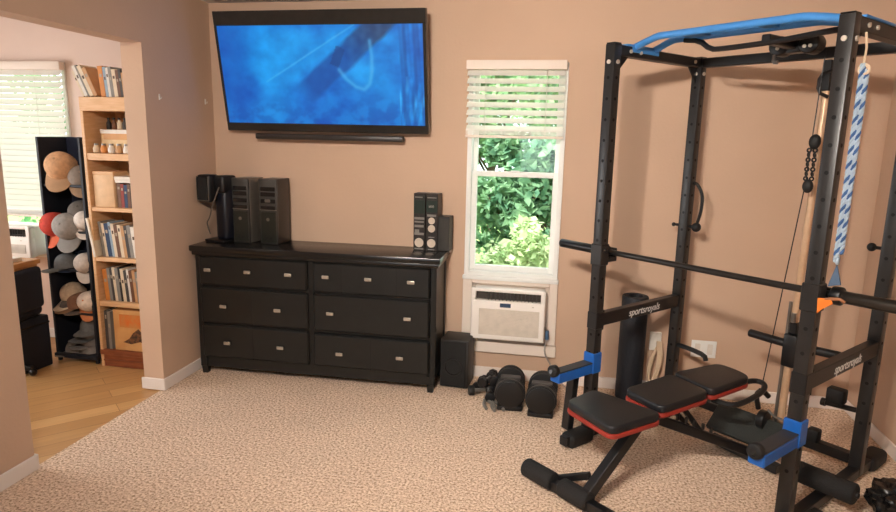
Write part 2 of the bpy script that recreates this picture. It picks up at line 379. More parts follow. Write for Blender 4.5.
# ------------------------------------------------------------------ television
SCRW, SCRH = 1.38, .744
tv = thing('television', 'large flat television showing a blue underwater picture, tilted down on the wall', 'television', (-1.575, 3.955, 1.620), 0)
TM = Matrix.Rotation(R(10.5), 4, 'X')               # leans out at the top
b = MB(); b.box(-SCRW/2, SCRW/2, -.028, .02, 0, SCRH, .006, 2); b.box(-SCRW/2+.12, SCRW/2-.12, .02, .045, .08, .6, .01, 1)
body = b.build('casing', mat('tv_black', (18, 18, 20), .25), tv, TM)
b = MB(); t0, s0, b0 = .087, .028, .052
b.box(-SCRW/2, SCRW/2, -.036, -.027, SCRH-t0, SCRH, .003, 1); b.box(-SCRW/2, SCRW/2, -.036, -.027, 0, b0, .003, 1)
b.box(-SCRW/2, -SCRW/2+s0*.6, -.036, -.027, b0, SCRH-t0, .002, 1); b.box(SCRW/2-s0*.75, SCRW/2, -.036, -.027, b0, SCRH-t0, .002, 1)
b.build('bezel', mat('tv_bezel', (44, 42, 40), .15), tv, TM)
def seg_dist(px, py, ax, ay, bx, by):
    dx, dy = bx-ax, by-ay; L = math.hypot(dx, dy); dx /= L; dy /= L
    q = (px-ax)*dx+(py-ay)*dy; return q/L, -(px-ax)*dy+(py-ay)*dx, math.hypot(px-ax-dx*max(0, min(L, q)), py-ay-dy*max(0, min(L, q)))
def screen_col(u, v):       # u right, v up, both 0..1
    n1 = noise.fractal(Vector((u*4.2, v*2.2, 1.3)), 1, 2, 5); n2 = noise.fractal(Vector((u*11, v*6, 5)), 1, 2, 4)
    px, py = u*2.2, v
    base = Vector((3, 96, 196)).lerp(Vector((22, 150, 234)), min(1, max(0, .35+n1*.8+.75*math.exp(-((u-.37)**2*10+(v-.66)**2*7)))))
    base = base+Vector((14, 26, 22))*n2*.9
    if u < .22: base = base.lerp(Vector((2, 84, 182)), (.22-u)*3)
    cl = .30+.16*n1+.10*n2                      # cloud bank along the bottom
    if v < cl: base = base.lerp(Vector((6, 84, 178)).lerp(Vector((22, 128, 214)), max(0, min(1, .5+n2*2.5))), min(1, (cl-v)*5)*.5)
    t, d, _ = seg_dist(px, py, .95, .34, 1.72, .97)
    wd = .135+.015*n2
    if t > -.12 and abs(d) < wd:
        k = min(1, (wd-abs(d))*26)*min(1, (t+.12)*5)
        tgt = Vector((12, 82, 168)).lerp(Vector((46, 66, 104)), max(0, min(1, (t-.55)*2.4)))+Vector((26, 26, 24))*max(-1, min(1, noise.noise(Vector((px*14, py*14, 3)))*1.1))*max(.2, t)
        base = base.lerp(tgt, k*.85)
    t, d, _ = seg_dist(px, py, 1.26, .60, 1.34, .78)
    if 0 < t < 1 and abs(d) < .05: base = base.lerp(Vector((20, 60, 120)), .5)
    t, d, q = seg_dist(px, py, .50, .44, 1.50, 1.0)
    base = base.lerp(Vector((104, 196, 246)), .45*math.exp(-(q/.010)**2))
    loop = [(1.31, .56), (1.38, .47), (1.48, .39), (1.57, .365), (1.63, .42), (1.66, .55), (1.665, .70), (1.65, .84)]
    q = min(seg_dist(px, py, *loop[k_], *loop[k_+1])[2] for k_ in range(7))
    base = base.lerp(Vector((92, 188, 242)), .6*math.exp(-(q/.022)**2))
    if px > 1.94:
        st = math.sin(px*60+3*n1)+.6*math.sin(px*130+py*5); base = base.lerp(Vector((6, 74, 156)), max(0, min(.65, .3+.3*st)))
        if py < .5: base = base+Vector((60, 80, 66))*max(0, noise.noise(Vector((px*26, py*6, 2))))
    return [max(0, min(255, c)) for c in base]
def make_screen():
    nx, ny = 184, 100; x0, x1, z0, z1 = -SCRW/2+s0*.6, SCRW/2-s0*.75, b0, SCRH-t0
    bm = bmesh.new(); vs = [[bm.verts.new((x0+(x1-x0)*i/nx, -.031, z0+(z1-z0)*j/ny)) for i in range(nx+1)] for j in range(ny+1)]
    for j in range(ny):
        for i in range(nx): bm.faces.new((vs[j][i], vs[j][i+1], vs[j+1][i+1], vs[j+1][i]))
    me = bpy.data.meshes.new('screen'); bm.to_mesh(me); bm.free(); me.transform(TM)
    ca = me.color_attributes.new('picture', 'FLOAT_COLOR', 'POINT'); k = 0
    for j in range(ny+1):
        for i in range(nx+1): ca.data[k].color = (*lin(screen_col(i/nx, j/ny)), 1); k += 1
    m = bpy.data.materials.new('screen_picture'); m.use_nodes = True; n = m.node_tree.nodes; L = m.node_tree.links
    p = n['Principled BSDF']; p.inputs['Base Color'].default_value = (.01, .01, .01, 1); p.inputs['Roughness'].default_value = .3
    at = n.new('ShaderNodeAttribute'); at.attribute_name = 'picture'; L.new(at.outputs['Color'], p.inputs['Emission Color']); p.inputs['Emission Strength'].default_value = .95
    me.materials.append(m); o = bpy.data.objects.new('screen', me); C.objects.link(o); o.parent = tv
make_screen()
MB().box(-.25, .25, .048, .055, .1, .55).build('mount_plate', BLK, tv, Matrix.Translation((0, 0, 0)))
sb = thing('soundbar', 'slim black soundbar on the wall just under the television', 'soundbar', (-1.555, 3.93, 1.562))
MB().box(-.505, .505, -.03, .035, 0, .036, .008, 2).build('body', mat('soundbar_black', (40, 36, 34), .4), sb)
b = MB()
for xx in (-.3, .3): b.box(xx-.02, xx+.02, .034, .08, .005, .03)
b.build('bracket', BLK, sb)

# ------------------------------------------------------------------ dresser
DX, DY, DA, DW, DH, DD = -2.364, 3.616, .0205, 1.599, .8754, .345
dr = thing('dresser', 'wide black dresser with six drawers and pewter knobs under the television', 'dresser', (DX, DY, 0), DA)
b = MB(); b.box(0, DW, .02, DD, .115, .815); b.box(0, .045, 0, .03, .05, .815, .003, 1); b.box(DW-.03, DW, 0, .03, .05, .815, .003, 1)
b.box(.776, .806, .004, .03, .115, .815); b.box(.04, DW-.03, .004, .03, .605, .617); b.box(.04, DW-.03, .004, .03, .350, .362)
b.box(.03, DW-.03, 0.012, .03, .048, .125, .003, 1); b.box(DW-.012, DW, .03, DD, .10, .16); b.box(DW-.002, DW+.006, 0, .045, .1, .815, .002, 1); b.box(DW-.002, DW+.006, DD-.045, DD, .1, .815, .002, 1)
b.box(DW-.002, DW+.006, .045, DD-.045, .1, .15, .002, 1)
b.build('carcass', DRS, dr)
for (x0, y0) in ((.0, 0), (DW-.05, 0), (0, DD-.05), (DW-.05, DD-.05)):
    q = bmesh.new(); bmesh.ops.create_cube(q, size=1)
    for v in q.verts:
        k = .5 if v.co.z > 0 else .34
        v.co = Vector((x0+.025+v.co.x*2*k*.05, y0+.025+v.co.y*2*k*.05, .055+v.co.z*.11))
    mm = MB(); mm._merge(q); mm.build('foot', DRS, dr)
b = MB(); b.box(-.018, DW+.018, -.012, DD+.005, .812, .84, .006, 2); b.box(-.03, DW+.03, -.022, DD+.012, .838, .8754, .007, 2); b.build('top', DRS2, dr)
def drawer(x0, x1, z0, z1, grooves, knobs):
    d = MB().box(x0, x1, -.016, .018, z0, z1, .010, 1).build('drawer', DRS, dr)
    for g in grooves: MB().box(g-.002, g+.002, -.0166, -.010, z0+.004, z1-.003).build('groove', mat('groove_black', (8, 8, 8), .7), d)
    for k, kz in knobs:
        n = MB(); n.cyl((k, -.016, kz), (k, -.03, kz), .007, seg=12); n.box(k-.023, k+.023, -.037, -.027, kz-.011, kz+.011, .004, 2); n.build('knob', PEWTER, d)
drawer(.03, .772, .617, .808, [], [(.099, .722), (.376, .722), (.652, .72)])
drawer(.03, .772, .362, .602, [.39], [(.198, .483), (.573, .481)])
drawer(.03, .772, .125, .348, [.39], [(.214, .234), (.585, .231)])
drawer(.81, 1.566, .617, .808, [1.0, 1.355], [(.901, .721), (1.178, .722), (1.45, .720)])
drawer(.81, 1.566, .362, .602, [], [(.928, .485), (1.43, .486)])
drawer(.81, 1.566, .125, .34, [1.19], [(.986, .221), (1.382, .226)])

# things on the dresser
def on_dresser(x, y): return (x, y, DH)
t = thing('desk_speaker', 'black desk speaker with a square head on a curved stand, leftmost on the dresser', 'speaker', on_dresser(-2.285, 3.80), R(-14))
MB().box(-.085, .085, -.06, .09, 0, .018, .008, 2).build('base', BLK2, t)
MB().prism([(-.045, .02), (.0, -.03), (.075, -.035), (.10, .02), (.09, .09), (-.02, .09)], .018, .36, .02, 3, rnd=.025).build('body', mat('blue_black_plastic', (13, 16, 26), .3), t)
b = MB(); b.box(-.09, .02, -.10, -.0, .27, .45, .018, 3); b.box(.0, .09, -.05, .08, .33, .445, .018, 3); hd = b.build('head', BLK2, t)
MB().box(-.08, .01, -.106, -.098, .285, .435, .012, 2).build('grille', SPKR, hd)
b = MB(); b.box(-.086, .016, -.103, -.099, .279, .284); b.box(-.086, -.081, -.103, -.099, .28, .44); b.box(.011, .016, -.103, -.099, .28, .44); b.build('trim', PCS, hd)
MB().tube([(.06, -.055, .37), (.02, -.08, .25), (-.02, -.07, .16), (-.06, -.06, .13), (-.05, -.04, .05)], .004, 8, 2).build('cable', PCS, t)
def tower(label, x, y, rz, w=.130, d=.16, h=.43, side=None):
    t = thing('computer_tower', label, 'computer', on_dresser(x, y), rz)
    MB().box(-w/2, w/2, 0, d, 0, h, .005, 2).build('case', side, t)
    MB().box(-w/2, w/2, -.018, 0, .0, h, .006, 2).build('front_panel', PCG, t)
    for k, z in enumerate((.365, .33, .285, .24)):
        MB().box(-w/2+.012, w/2-.012, -.022, -.016, z-.013, z+.013, .003, 1).build('drive_bay', mat('bay_black', (26, 25, 25), .25), t)
    MB().box(-w/2+.004, w/2-.004, -.0215, -.017, .225, .23).build('trim_line', PCS, t)
    MB().box(-w/2+.01, w/2-.01, -.0225, -.016, .01, .215, .004, 1).build('door', mat('door_grey', (38, 40, 35), .35, .2), t)
    MB().cyl((0, -.021, .165), (0, -.027, .165), .011, seg=14).build('power_button', PCS, t)
    b = MB(); b.cyl((-.016, -.0215, .04), (-.016, -.024, .04), .01, seg=12); b.cyl((.018, -.0215, .04), (.018, -.024, .04), .01, seg=12); b.build('port', BLK2, t)
    if label.startswith('black'): MB().box(-.02, .02, -.026, -.02, .278, .298, .004, 1).build('badge', PCS, t)
    return t
tower('grey computer tower with a silver curved side, second from the left on the dresser', -2.125, 3.81, R(-7), side=PCS)
tower('black computer tower with a silver badge, third from the left on the dresser', -1.928, 3.81, R(-3), side=mat('tower_side', (54, 47, 42), .4))
MB().cyl((-.045, .06, 0.0), (-.045, .06, .385), .03, seg=20).build
t = thing('printed_box', 'tall narrow black box printed with pale round medallions, left of the pair on the dresser', 'box', on_dresser(-.928, 3.88), R(-4), 'tall printed boxes on the dresser')
PRB = mat('printed_black', (30, 27, 27), .4, rgb2=(52, 44, 40), vscale=60)
def medal_box(t, discs, bars, w=.078, h=.368):
    MB().box(-w/2, w/2, 0, .10, 0, h, .002, 1).build('carton', PRB, t)
    for z, r, m_ in discs: MB().cyl((0, -.0005, z), (0, -.003, z), r, seg=20).build('medallion', m_, t)
    for (x0, x1, z0, z1, m_) in bars: MB().box(x0, x1, -.0025, -.0004, z0, z1).build('printed_mark', m_, t)
PALE = mat('medallion_ivory', (206, 190, 172), .5); GRY = mat('print_grey', (130, 126, 120), .5); DGR = mat('print_green', (22, 40, 32), .4)
medal_box(t, [(.05, .030, PALE)], [(-.03, .03, .006, .014, GRY), (-.032, .032, .10, .115, GRY), (-.03, .0, .115, .135, GRY), (-.032, .03, .15, .165, GRY), (-.032, .03, .18, .19, GRY), (-.034, .034, .20, .215, GRY), (-.036, .036, .24, .325, DGR), (-.03, .02, .34, .347, GRY)])
t = thing('printed_box', 'tall narrow black box with three pale round medallions, right of the pair on the dresser', 'box', on_dresser(-.846, 3.876), R(-4), 'tall printed boxes on the dresser')
medal_box(t, [(.05, .028, PALE), (.145, .024, PALE), (.195, .022, PALE)], [(-.022, .022, .006, .012, GRY), (-.02, .02, .086, .092, GRY), (-.03, .03, .222, .236, GRY), (-.036, .036, .25, .325, DGR), (-.02, .015, .28, .295, GRY), (-.03, .03, .34, .346, GRY)])
t = thing('carton', 'plain dark carton standing behind the printed boxes at the dresser right end', 'box', on_dresser(-.782, 3.89), R(-6))
MB().box(-.05, .05, 0, .09, 0, .225, .003, 1).build('box', mat('dark_carton', (52, 50, 46), .5), t); MB().box(-.05, .05, -.0005, .0905, .208, .2255, .002, 1).build('lid', mat('dark_carton_lid', (44, 42, 40), .5), t)
t = thing('corner_piece', 'small white guard on the right back corner of the dresser top', 'corner guard', (-.745, 3.975, DH))
b = MB(); b.box(-.01, .014, -.018, .012, -.02, .014, .005, 2); b.build('piece', WHITE, t)  # small white block marking a pale spot on the corner

# picture hooks on the left wall
for y, lab in ((3.428, 'white picture hook on the left wall nearer the opening'), (3.911, 'white picture hook on the left wall nearer the television')):
    t = thing('wall_hook', lab, 'hook', (XL, y, 1.78), 0, 'white hooks on the left wall')
    MB().box(0, .006, -.006, .006, 0, .035, .002, 1).build('plate', WHITE, t); MB().tube([(.006, 0, .012), (.016, 0, .008), (.018, 0, .018)], .0025, 8).build('hook', WHITE, t)

# ------------------------------------------------------------------ floor speaker beside dresser
t = thing('subwoofer', 'black box subwoofer on the carpet at the right end of the dresser', 'speaker', (-.66, 3.76, 0), R(-3))
MB().box(-.09, .095, 0, .19, .008, .325, .006, 2).build('cabinet', mat('sub_black', (34, 31, 29), .5), t)
MB().box(-.086, .08, -.012, 0.002, .015, .318, .006, 2).build('grille', SPKR, t)
b = MB(); b.torus((0, -.013, .15), .055, .004, (0, 1, 0)); b.build('cone_ring', BLK2, t)
for x in (-.07, .07): MB().cyl((x, .1, 0), (x, .1, .01), .014, seg=12).build('foot', RUB, t)

# ------------------------------------------------------------------ air conditioner
def aircon(label, x, y, z, w, h, d):
    t = thing('air_conditioner', label, 'air conditioner', (x, y, z), 0)
    MB().box(-w/2+.01, w/2-.01, .04, d, .008, h-.01, .008, 2).build('sleeve', ACW, t)
    b = MB(); z1 = h-.078; z2 = h-.024                     # front cover with the outlet slot left open
    b.box(-w/2, w/2, -.012, .045, 0, z1, .012, 3); b.box(-w/2, -w/2+.03, -.010, .045, z1-.02, h, .006, 2); b.box(w/2-.03, w/2, -.010, .045, z1-.02, h, .006, 2)
    b.box(-w/2, w/2, -.008, .045, z2, h, .008, 2); cv = b.build('front_cover', ACW, t)
    MB().box(-w/2+.02, w/2-.02, .03, .04, z1-.01, z2+.01).build('outlet_recess', mat('vent_dark', (70, 62, 54), .6), t)
    b = MB()
    for k in range(14):
        xx = -w/2+.11+k*(w-.17)/13; b.box(xx-.0015, xx+.0015, -.0, .03, z1, z2)
    for k in range(3): b.box(-w/2+.03, w/2-.03, .002+k*.008, .006+k*.008, z1+.012+k*.018, z1+.015+k*.018)
    b.build('louvres', mat('louvre_dark', (60, 56, 50), .5), t)
    b = MB(); b.box(-w/2+.055, w/2-.035, -.0145, -.011, .035, z1-.055, .001, 1)
    for k in range(16):
        zz = .045+k*(z1-.12)/15; b.box(-w/2+.06, w/2-.04, -.0165, -.014, zz, zz+.003)
    b.build('intake_grille', ACG, t)
    MB().box(-.05, .02, -.0155, -.011, z1-.04, z1-.014, .001, 1).build('display', mat('lcd_blue', (48, 70, 96), .2), t)
    MB().box(.155, .168, -.015, -.011, z1-.03, z1-.023).build('button', ACG, t)
    return t
aircon('cream window air conditioner set in the wall below the garden window', -.34, 3.90, .306, .478, .342, .20)
t = thing('power_cable', 'thin grey power cable hanging from the air conditioner to the floor', 'cable', (0, 0, 0))
MB().tube([(-.10, 3.955, .40), (-.078, 3.95, .32), (-.10, 3.94, .25), (-.07, 3.94, .18), (-.02, 3.93, .12), (.03, 3.93, .03), (.06, 3.93, .008)], .005, 8, 2).build('cord', mat('grey_cord', (170, 160, 150), .5), t)
MB().box(-.095, -.07, 3.93, 3.96, .32, .38, .006, 2).build('plug', mat('plug_blue', (70, 100, 130), .4), t)
t = thing('drain_hose', 'thin pale cord hanging from the left underside of the air conditioner', 'cable', (0, 0, 0))
MB().tube([(-.53, 3.93, .305), (-.56, 3.94, .22), (-.57, 3.94, .10), (-.58, 3.93, .006)], .004, 8, 2).build('cord', CORD, t)

# outlet + cord bunch
def outlet(label, x, z, w):
    t = thing('wall_outlet', label, 'outlet', (x, YB, z))
    MB().box(-w/2, w/2, -.007, 0, -.055, .055, .003, 2).build('plate', VINYL, t)
    for k in (-1, 1):
        MB().box(k*w/4-.016, k*w/4+.016, -.009, -.006, -.034, .034, .003, 1).build('socket', WHITE, t)
outlet('white double wall outlet on the back wall behind the bench', .895, .32, .15)
t = thing('cord_bundle', 'pale looped cord hanging on the back wall beside the black foam roller', 'cord', (.60, 3.97, .12))
MB().box(-.035, .035, 0.02, .04, .17, .29, .004, 1).build('plate', WHITE, t)
b = MB()
for k in range(4):
    o_ = k*.008; b.tube([(.03-o_, -.005, .24), (.045-o_, -.02, .12), (.0-o_*.5, -.03-o_*.5, -.06+o_), (-.035+o_*.4, -.02, -.02), (-.02-o_, -.02, .08), (.01, -.01, .22)], .0045, 8, 2)
b.build('loops', CORD, t)

# ------------------------------------------------------------------ power rack (local x along the bar, local y towards the back right)
RX, RY, RA, W, D, RH = .1782, 3.25, -.7248, 1.0316, .7584, 2.0591
ca, sa = math.cos(RA), math.sin(RA)
def rk(a, b, z=0): return Vector((RX+a*ca-b*sa, RY+a*sa+b*ca, z))
rack = thing('power_rack', 'black steel power rack with blue pull-up bar and spotter arms in the corner', 'power rack', rk(W/2, D/2, 0), RA)
def rl(p): return Vector((p[0]-W/2, p[1]-D/2, p[2]))
P = .0275   # half post
HOLE = mat('hole_black', (6, 6, 6), .9)
def post(a, b, sx, sy, ztop=RH):
    o = MB(); c = rl((a, b, 0)); o.box(c.x-P, c.x+P, c.y-P, c.y+P, .03, ztop, .004, 2); nf = len(o.bm.faces)
    z = .30
    while z < RH-.12:
        for s in (-1, 1): o.cyl((c.x, c.y+s*(P-.002), z), (c.x, c.y+s*(P+.0008), z), .008, seg=12); o.cyl((c.x+s*(P-.002), c.y, z), (c.x+s*(P+.0008), c.y, z), .008, seg=12)
        z += .1
    o.bm.faces.ensure_lookup_table()
    for f in o.bm.faces[nf:]: f.material_index = 1
    up = o.build('upright', [GUN, HOLE], rack)
    z = RH-.085
    for s in (-1, 1):
        MB().cyl((c.x, c.y+s*(P-.002), z), (c.x, c.y+s*(P+.007), z), .010, seg=12).build('bolt', BOLT, up); MB().cyl((c.x+s*(P-.002), c.y, z), (c.x+s*(P+.007), c.y, z), .010, seg=12).build('bolt', BOLT, up)
    MB().box(c.x-P+.001, c.x+P-.001, c.y-P+.001, c.y+P-.001, ztop-.001, ztop+.006, .003, 1).build('cap', BLK2, up)
for a, b in ((0, 0), (0, D), (W, 0), (W, D)): post(a, b, 0, 0)
def bm_(name, p, q, wd=.05, ht=.05, m=BLK, bev=.004): return MB().beam(rl(p), rl(q), wd, ht, bev).build(name, m, rack)
ZT = RH-.028
for a in (0, W):
    tb = bm_('top_side_beam', (a, P, ZT), (a, D-P, ZT))
    for yy in (.10, .18, D-.09): MB().cyl(rl((a+.024, yy, ZT+.0)), rl((a+.032, yy, ZT)), .009, seg=12).build('bolt', BOLT, tb)
    bb = bm_('base_beam', (a, -.20, .045), (a, D+.2, .045), .05, .05)
    for y0, y1 in ((-.175, .01), (D+.12, D+.30)):
        q0, q1 = rl((a-.045, y0, 0)), rl((a+.045, y1, 0)); MB().box(q0.x, q1.x, q0.y, q1.y, .0, .078, .026, 4).build('rubber_end', RUB, bb)
    for (yy, s1) in ((P, 1), (D-P, -1)): MB().prism([(0, 0), (.09*s1, 0), (0, .09)], -.003, .003, M=Matrix.Translation(rl((a, yy, ZT-.02))) @ Matrix(((0, 0, 1, 0), (1, 0, 0, 0), (0, -1, 0, 0), (0, 0, 0, 1)))).build('gusset', BLK, tb)
bm_('top_rear_beam', (P, D, ZT), (W-P, D, ZT))
bm_('base_rear_beam', (P, D, .10), (W-P, D, .10))
def text(body, size, m, parent, M, ext=.0008):
    cu = bpy.data.curves.new('txt', 'FONT'); cu.body = body; cu.size = size; cu.align_x = 'CENTER'; cu.align_y = 'CENTER'; cu.extrude = ext; cu.shear = .25
    o = bpy.data.objects.new('txt', cu); C.objects.link(o); bpy.context.view_layer.update()
    me = bpy.data.meshes.new_from_object(o.evaluated_get(bpy.context.evaluated_depsgraph_get())); C.objects.unlink(o); bpy.data.objects.remove(o)
    me.transform(M); me.materials.clear(); me.materials.append(m); q = bpy.data.objects.new('lettering', me); C.objects.link(q); q.parent = parent; return q
for a in (0, W):
    z = .675
    cb = bm_('side_crossbar', (a, P, z), (a, D-P, z), .045, .07)
    MB().box(*[v for v in (rl((a-.028, 0, 0)).x, rl((a+.028, 0, 0)).x, rl((0, .0, 0)).y+P, rl((0, .012, 0)).y+P, z-.055, z+.055)], .003, 1).build('flange', BLK, cb)
    fx = rl((a+.0235, 0, 0)).x
    Mt = Matrix(((0, 0, 1, fx), (1, 0, 0, rl((0, D*.52, 0)).y), (0, 1, 0, z), (0, 0, 0, 1)))
    text('sportsroyals', .057, TEXTW, cb, Mt)
    MB().box(rl((a-.031, 0, 0)).x, rl((a+.031, 0, 0)).x, rl((0, -.031, 0)).y, rl((0, .031, 0)).y, z-.045, z+.045, .004, 1).build('collar', BLK, cb)
# blue pull-up bar: two bent rails with cross plates
PZ = RH+.036
pu = MB()
pu.tube([rl((0, .14, RH-.01)), rl((.03, .14, RH+.0)), rl((.14, .14, PZ)), rl((.18, .14, PZ)), rl((W-.26, .13, PZ)), rl((W-.20, .13, PZ)), rl((W-.03, .10, RH)), rl((W, .10, RH-.01))], .0165, 12, 2)
pu = pu.build('pull_up_rail', BLUE2, rack)
p2 = MB(); p2.tube([rl((0, .30, RH-.01)), rl((.03, .30, RH)), rl((.13, .29, PZ)), rl((.17, .29, PZ)), rl((W-.26, .27, PZ)), rl((W-.20, .27, PZ)), rl((W-.03, .25, RH)), rl((W, .25, RH-.01))], .0165, 12, 2); p2.build('pull_up_rail', BLUE2, rack)
for x0, x1 in ((.24, .34), (.60, .66)): MB().box(rl((x0, 0, 0)).x, rl((x1, 0, 0)).x, rl((0, .13, 0)).y, rl((0, .285, 0)).y, PZ-.006, PZ+.006, .002, 1).build('cross_plate', BLUE2, rack)
b = MB()
for a in (0, W): MB().box(rl((a-.028, 0, 0)).x, rl((a+.028, 0, 0)).x, rl((0, .07, 0)).y, rl((0, .35, 0)).y, RH-.004, RH+.006, .002, 1).build('mounting_plate', BLUE2, rack)
b.box(rl((.024, 0, 0)).x, rl((.030, 0, 0)).x, rl((0, .11, 0)).y, rl((0, .33, 0)).y, RH-.03, RH+.003, .002, 1)
b.build('side_plate', BLUE2, rack)
MB().tube([rl((.20, .28, PZ-.01)), rl((.28, .28, PZ-.02)), rl((.34, .28, RH-.03)), rl((.40, .28, RH-.032)), rl((.62, .28, RH-.026)), rl((W-.13, .28, RH-.0)), rl((W-P, .28, RH-.005))], .0125, 10, 1).build('lower_grip_bar', BLK, rack)
# pulley head
b = MB(); c = rl((.60, .55, RH-.01)); b.box(c.x-.09, c.x+.11, c.y-.03, c.y+.03, c.z-.035, c.z+.035, .006, 2); b.box(c.x-.02, c.x+.02, c.y-.28, c.y+.2, c.z-.02, c.z+.02, .004, 1)
hd = b.build('pulley_bracket', BLK2, rack)
for dx in (-.06, .075):
    MB().cyl((c.x+dx, c.y-.04, c.z+.0), (c.x+dx, c.y+.04, c.z+.0), .045, seg=24, bev=.008).build('pulley_wheel', BLK2, hd)
for dx in (-.06, .06, .085): MB().cyl((c.x+dx, c.y-.047, c.z-.012), (c.x+dx, c.y-.03, c.z-.012), .008, seg=10).build('bolt', BOLT, hd)
b = MB(); b.tube([(c.x-.075, c.y-.035, c.z-.04), (c.x-.07, c.y-.045, c.z-.075), (c.x-.05, c.y-.045, c.z-.075)], .009, 8, 1); b.build('snap_hook', STEEL, hd)
# cable, chain, low pulley
cab = MB().tube([rl((.715, .6, RH-.03)), rl((.704, .6, 1.62)), rl((.70, .6, 1.42)), rl((.611, .6, .324))], .0028, 8).build('cable', BLK2, rack)
for (a, z, r) in ((.712, 1.615, .026), (.706, 1.408, .024)):
    b = MB(); q = rl((a+.006, .6, z)); b.ell(q, r, r*.8, r*1.35); b.build('cable_stop', RUB, cab)
b = MB()
for k in range(7):
    for s in (-1, 1): b.torus(rl((.711+s*.013, .6, 1.575-k*.022)), .0085, .0042, (1, 0, .2) if k % 2 else (0, 1, 0), 12, 6)
b.build('chain', BLK2, cab)
b = MB(); b.cyl(rl((.684, .70, .07)), rl((.700, .70, 1.86)), .018, seg=14); b.build('guide_rod', BEIGEP, rack)
b = MB(); b.cyl(rl((.655, .70, .07)), rl((.662, .70, .82)), .008, seg=14); b.build('guide_rod', STEEL, rack)
b = MB(); b.box(rl((.68, 0, 0)).x, rl((.72, 0, 0)).x, rl((0, .67, 0)).y, rl((0, .74, 0)).y, 1.85, 1.99, .004, 1); b.tube([rl((.73, .66, 1.94)), rl((.69, .63, 1.92)), rl((.69, .63, 1.84)), rl((.725, .66, 1.82))], .008, 8, 1); b.build('rod_bracket', BLK2, rack)
b = MB(); q = rl((.695, .70, .575)); b.box(q.x-.033, q.x+.033, q.y-.04, q.y+.04, .49, .66, .008, 2); b.box(q.x-.02, q.x+.02, q.y-.025, q.y+.025, .66, .72, .006, 1); cr_ = b.build('weight_carriage', BLK2, rack)
for s in (-1, 1): MB().cyl((q.x+s*.033, q.y, .600), (q.x+s*.225, q.y, .606), .0215, seg=18, bev=.008).build('plate_peg', BLK, cr_)
b = MB(); b.cyl(rl((.69, .685, .72)), rl((.69, .685, .77)), .012, seg=12); b.build('pin', STEEL, cr_)
b = MB(); b.tube([rl((.655, .6, .33)), rl((.63, .57, .37)), rl((.60, .58, .33)), rl((.61, .6, .25))], .013, 8, 1); b.cyl(rl((.62, .6, .20)), rl((.66, .6, .20)), .05, seg=24, bev=.008); b.box(rl((.62, 0, 0)).x, rl((.67, 0, 0)).x, rl((0, .58, 0)).y, rl((0, .76, 0)).y, .08, .17, .004, 1)
b.build('low_pulley', BLK2, rack)
MB().tube([rl((.66, .60, .26)), rl((.70, .58, .245)), rl((.74, .6, .235))], .006, 8, 1).build('low_hook', STEEL, rack)
b = MB(); Mp = Matrix.Translation(rl((.585, .56, .15))) @ Matrix.Rotation(R(40), 4, 'X'); b.box(-.19, .19, -.08, .08, -.006, .006, .002, 1, Mp)
b.box(-.19, .19, -.085, -.07, -.02, .006, .002, 1, Mp); b.box(-.02, .02, .0, .02, -.07, 0, .002, 1, Mp)
b.build('foot_plate', mat('footplate_dark', (40, 44, 42), .45, bump=.4, bscale=120), rack)
# spotter arms
def arm(a, z=.455):
    o = MB(); L0, L1 = -.03, (-.31 if a else -.29)
    q0, q1 = rl((a, L0, 0)), rl((a, L1, 0))
    o.box(q0.x-.031, q0.x+.031, q1.y, q0.y, z-.052, z+.0, .004, 1); o.box(q0.x-.035, q0.x+.035, q0.y-.005, q0.y+.062, z-.055, z+.055, .004, 1)
    s = o.build('spotter_arm', BLUE, rack)
    MB().box(q0.x-.030, q0.x+.030, q1.y+.01, q0.y-.004, z, z+.008, .002, 1).build('rubber_strip', mat('arm_strip', (44, 44, 47), .6), s)
    b = MB(); b.cyl((q1.x, q1.y+.01, z+.01), (q1.x, q1.y-.028, z+.012), .031, seg=24, bev=.01); e = b.build('end_stop', RUB, s)
    MB().cyl((q1.x, q1.y-.027, z+.01), (q1.x, q1.y-.032, z+.012), .011, seg=20).build('end_bolt', DSTEEL, e)
arm(0, .445); arm(W, .468)
# J-hooks
def jhook(a, s, z=1.02):
    o = MB(); q = rl((a, 0, z)); o.box(q.x-P-.006, q.x+P+.006, q.y-P-.006, q.y+P+.006, z-.05, z+.06, .004, 1)
    o.box(q.x-.022, q.x+.022, q.y+.03, q.y+.115, z-.04, z-.016, .004, 1); o.box(q.x-.022, q.x+.022, q.y+.10, q.y+.115, z-.04, z+.03, .004, 1)
    o.cyl((q.x+s*.03, q.y-.0, z+.03), (q.x+s*.045, q.y-.0, z+.03), .010, seg=14); o.build('j_hook', GUN, rack)
jhook(0, 1); jhook(W, -1)
# pin with tether on rear left post, knobs
def knob(a, b_, z, s, r=.02):
    o = MB(); q = rl((a, b_, z)); o.cyl((q.x+s*P, q.y, z), (q.x+s*(P+.03), q.y, z), .008, seg=10); o.ell((q.x+s*(P+.045), q.y, z), r, r, r); return o.build('pull_pin', RUB, rack)
k = knob(0, D, 1.12, 1, .027); knob(0, D, 1.12, -1, .012); knob(W, D, 1.14, -1, .02)
MB().tube([rl((.032, D, 1.37)), rl((.06, D-.01, 1.37)), rl((.10, D-.01, 1.31)), rl((.10, D-.01, 1.22)), rl((.075, D, 1.14))], .009, 10, 2).build('tether', RUB, k)
b = MB(); b.tube([rl((P, D, .40)), rl((.12, D-.02, .405)), rl((.225, D-.04, .40)), rl((.235, D-.04, .37))], .014, 10, 1); b.build('band_peg', BLK, rack)
b = MB(); b.cyl(rl((W-P, D, .345)), rl((W-.17, D, .335)), .013, seg=14); b.cyl(rl((W-.17, D, .335)), rl((W-.19, D, .335)), .02, seg=14); b.build('storage_peg', DSTEEL, rack)
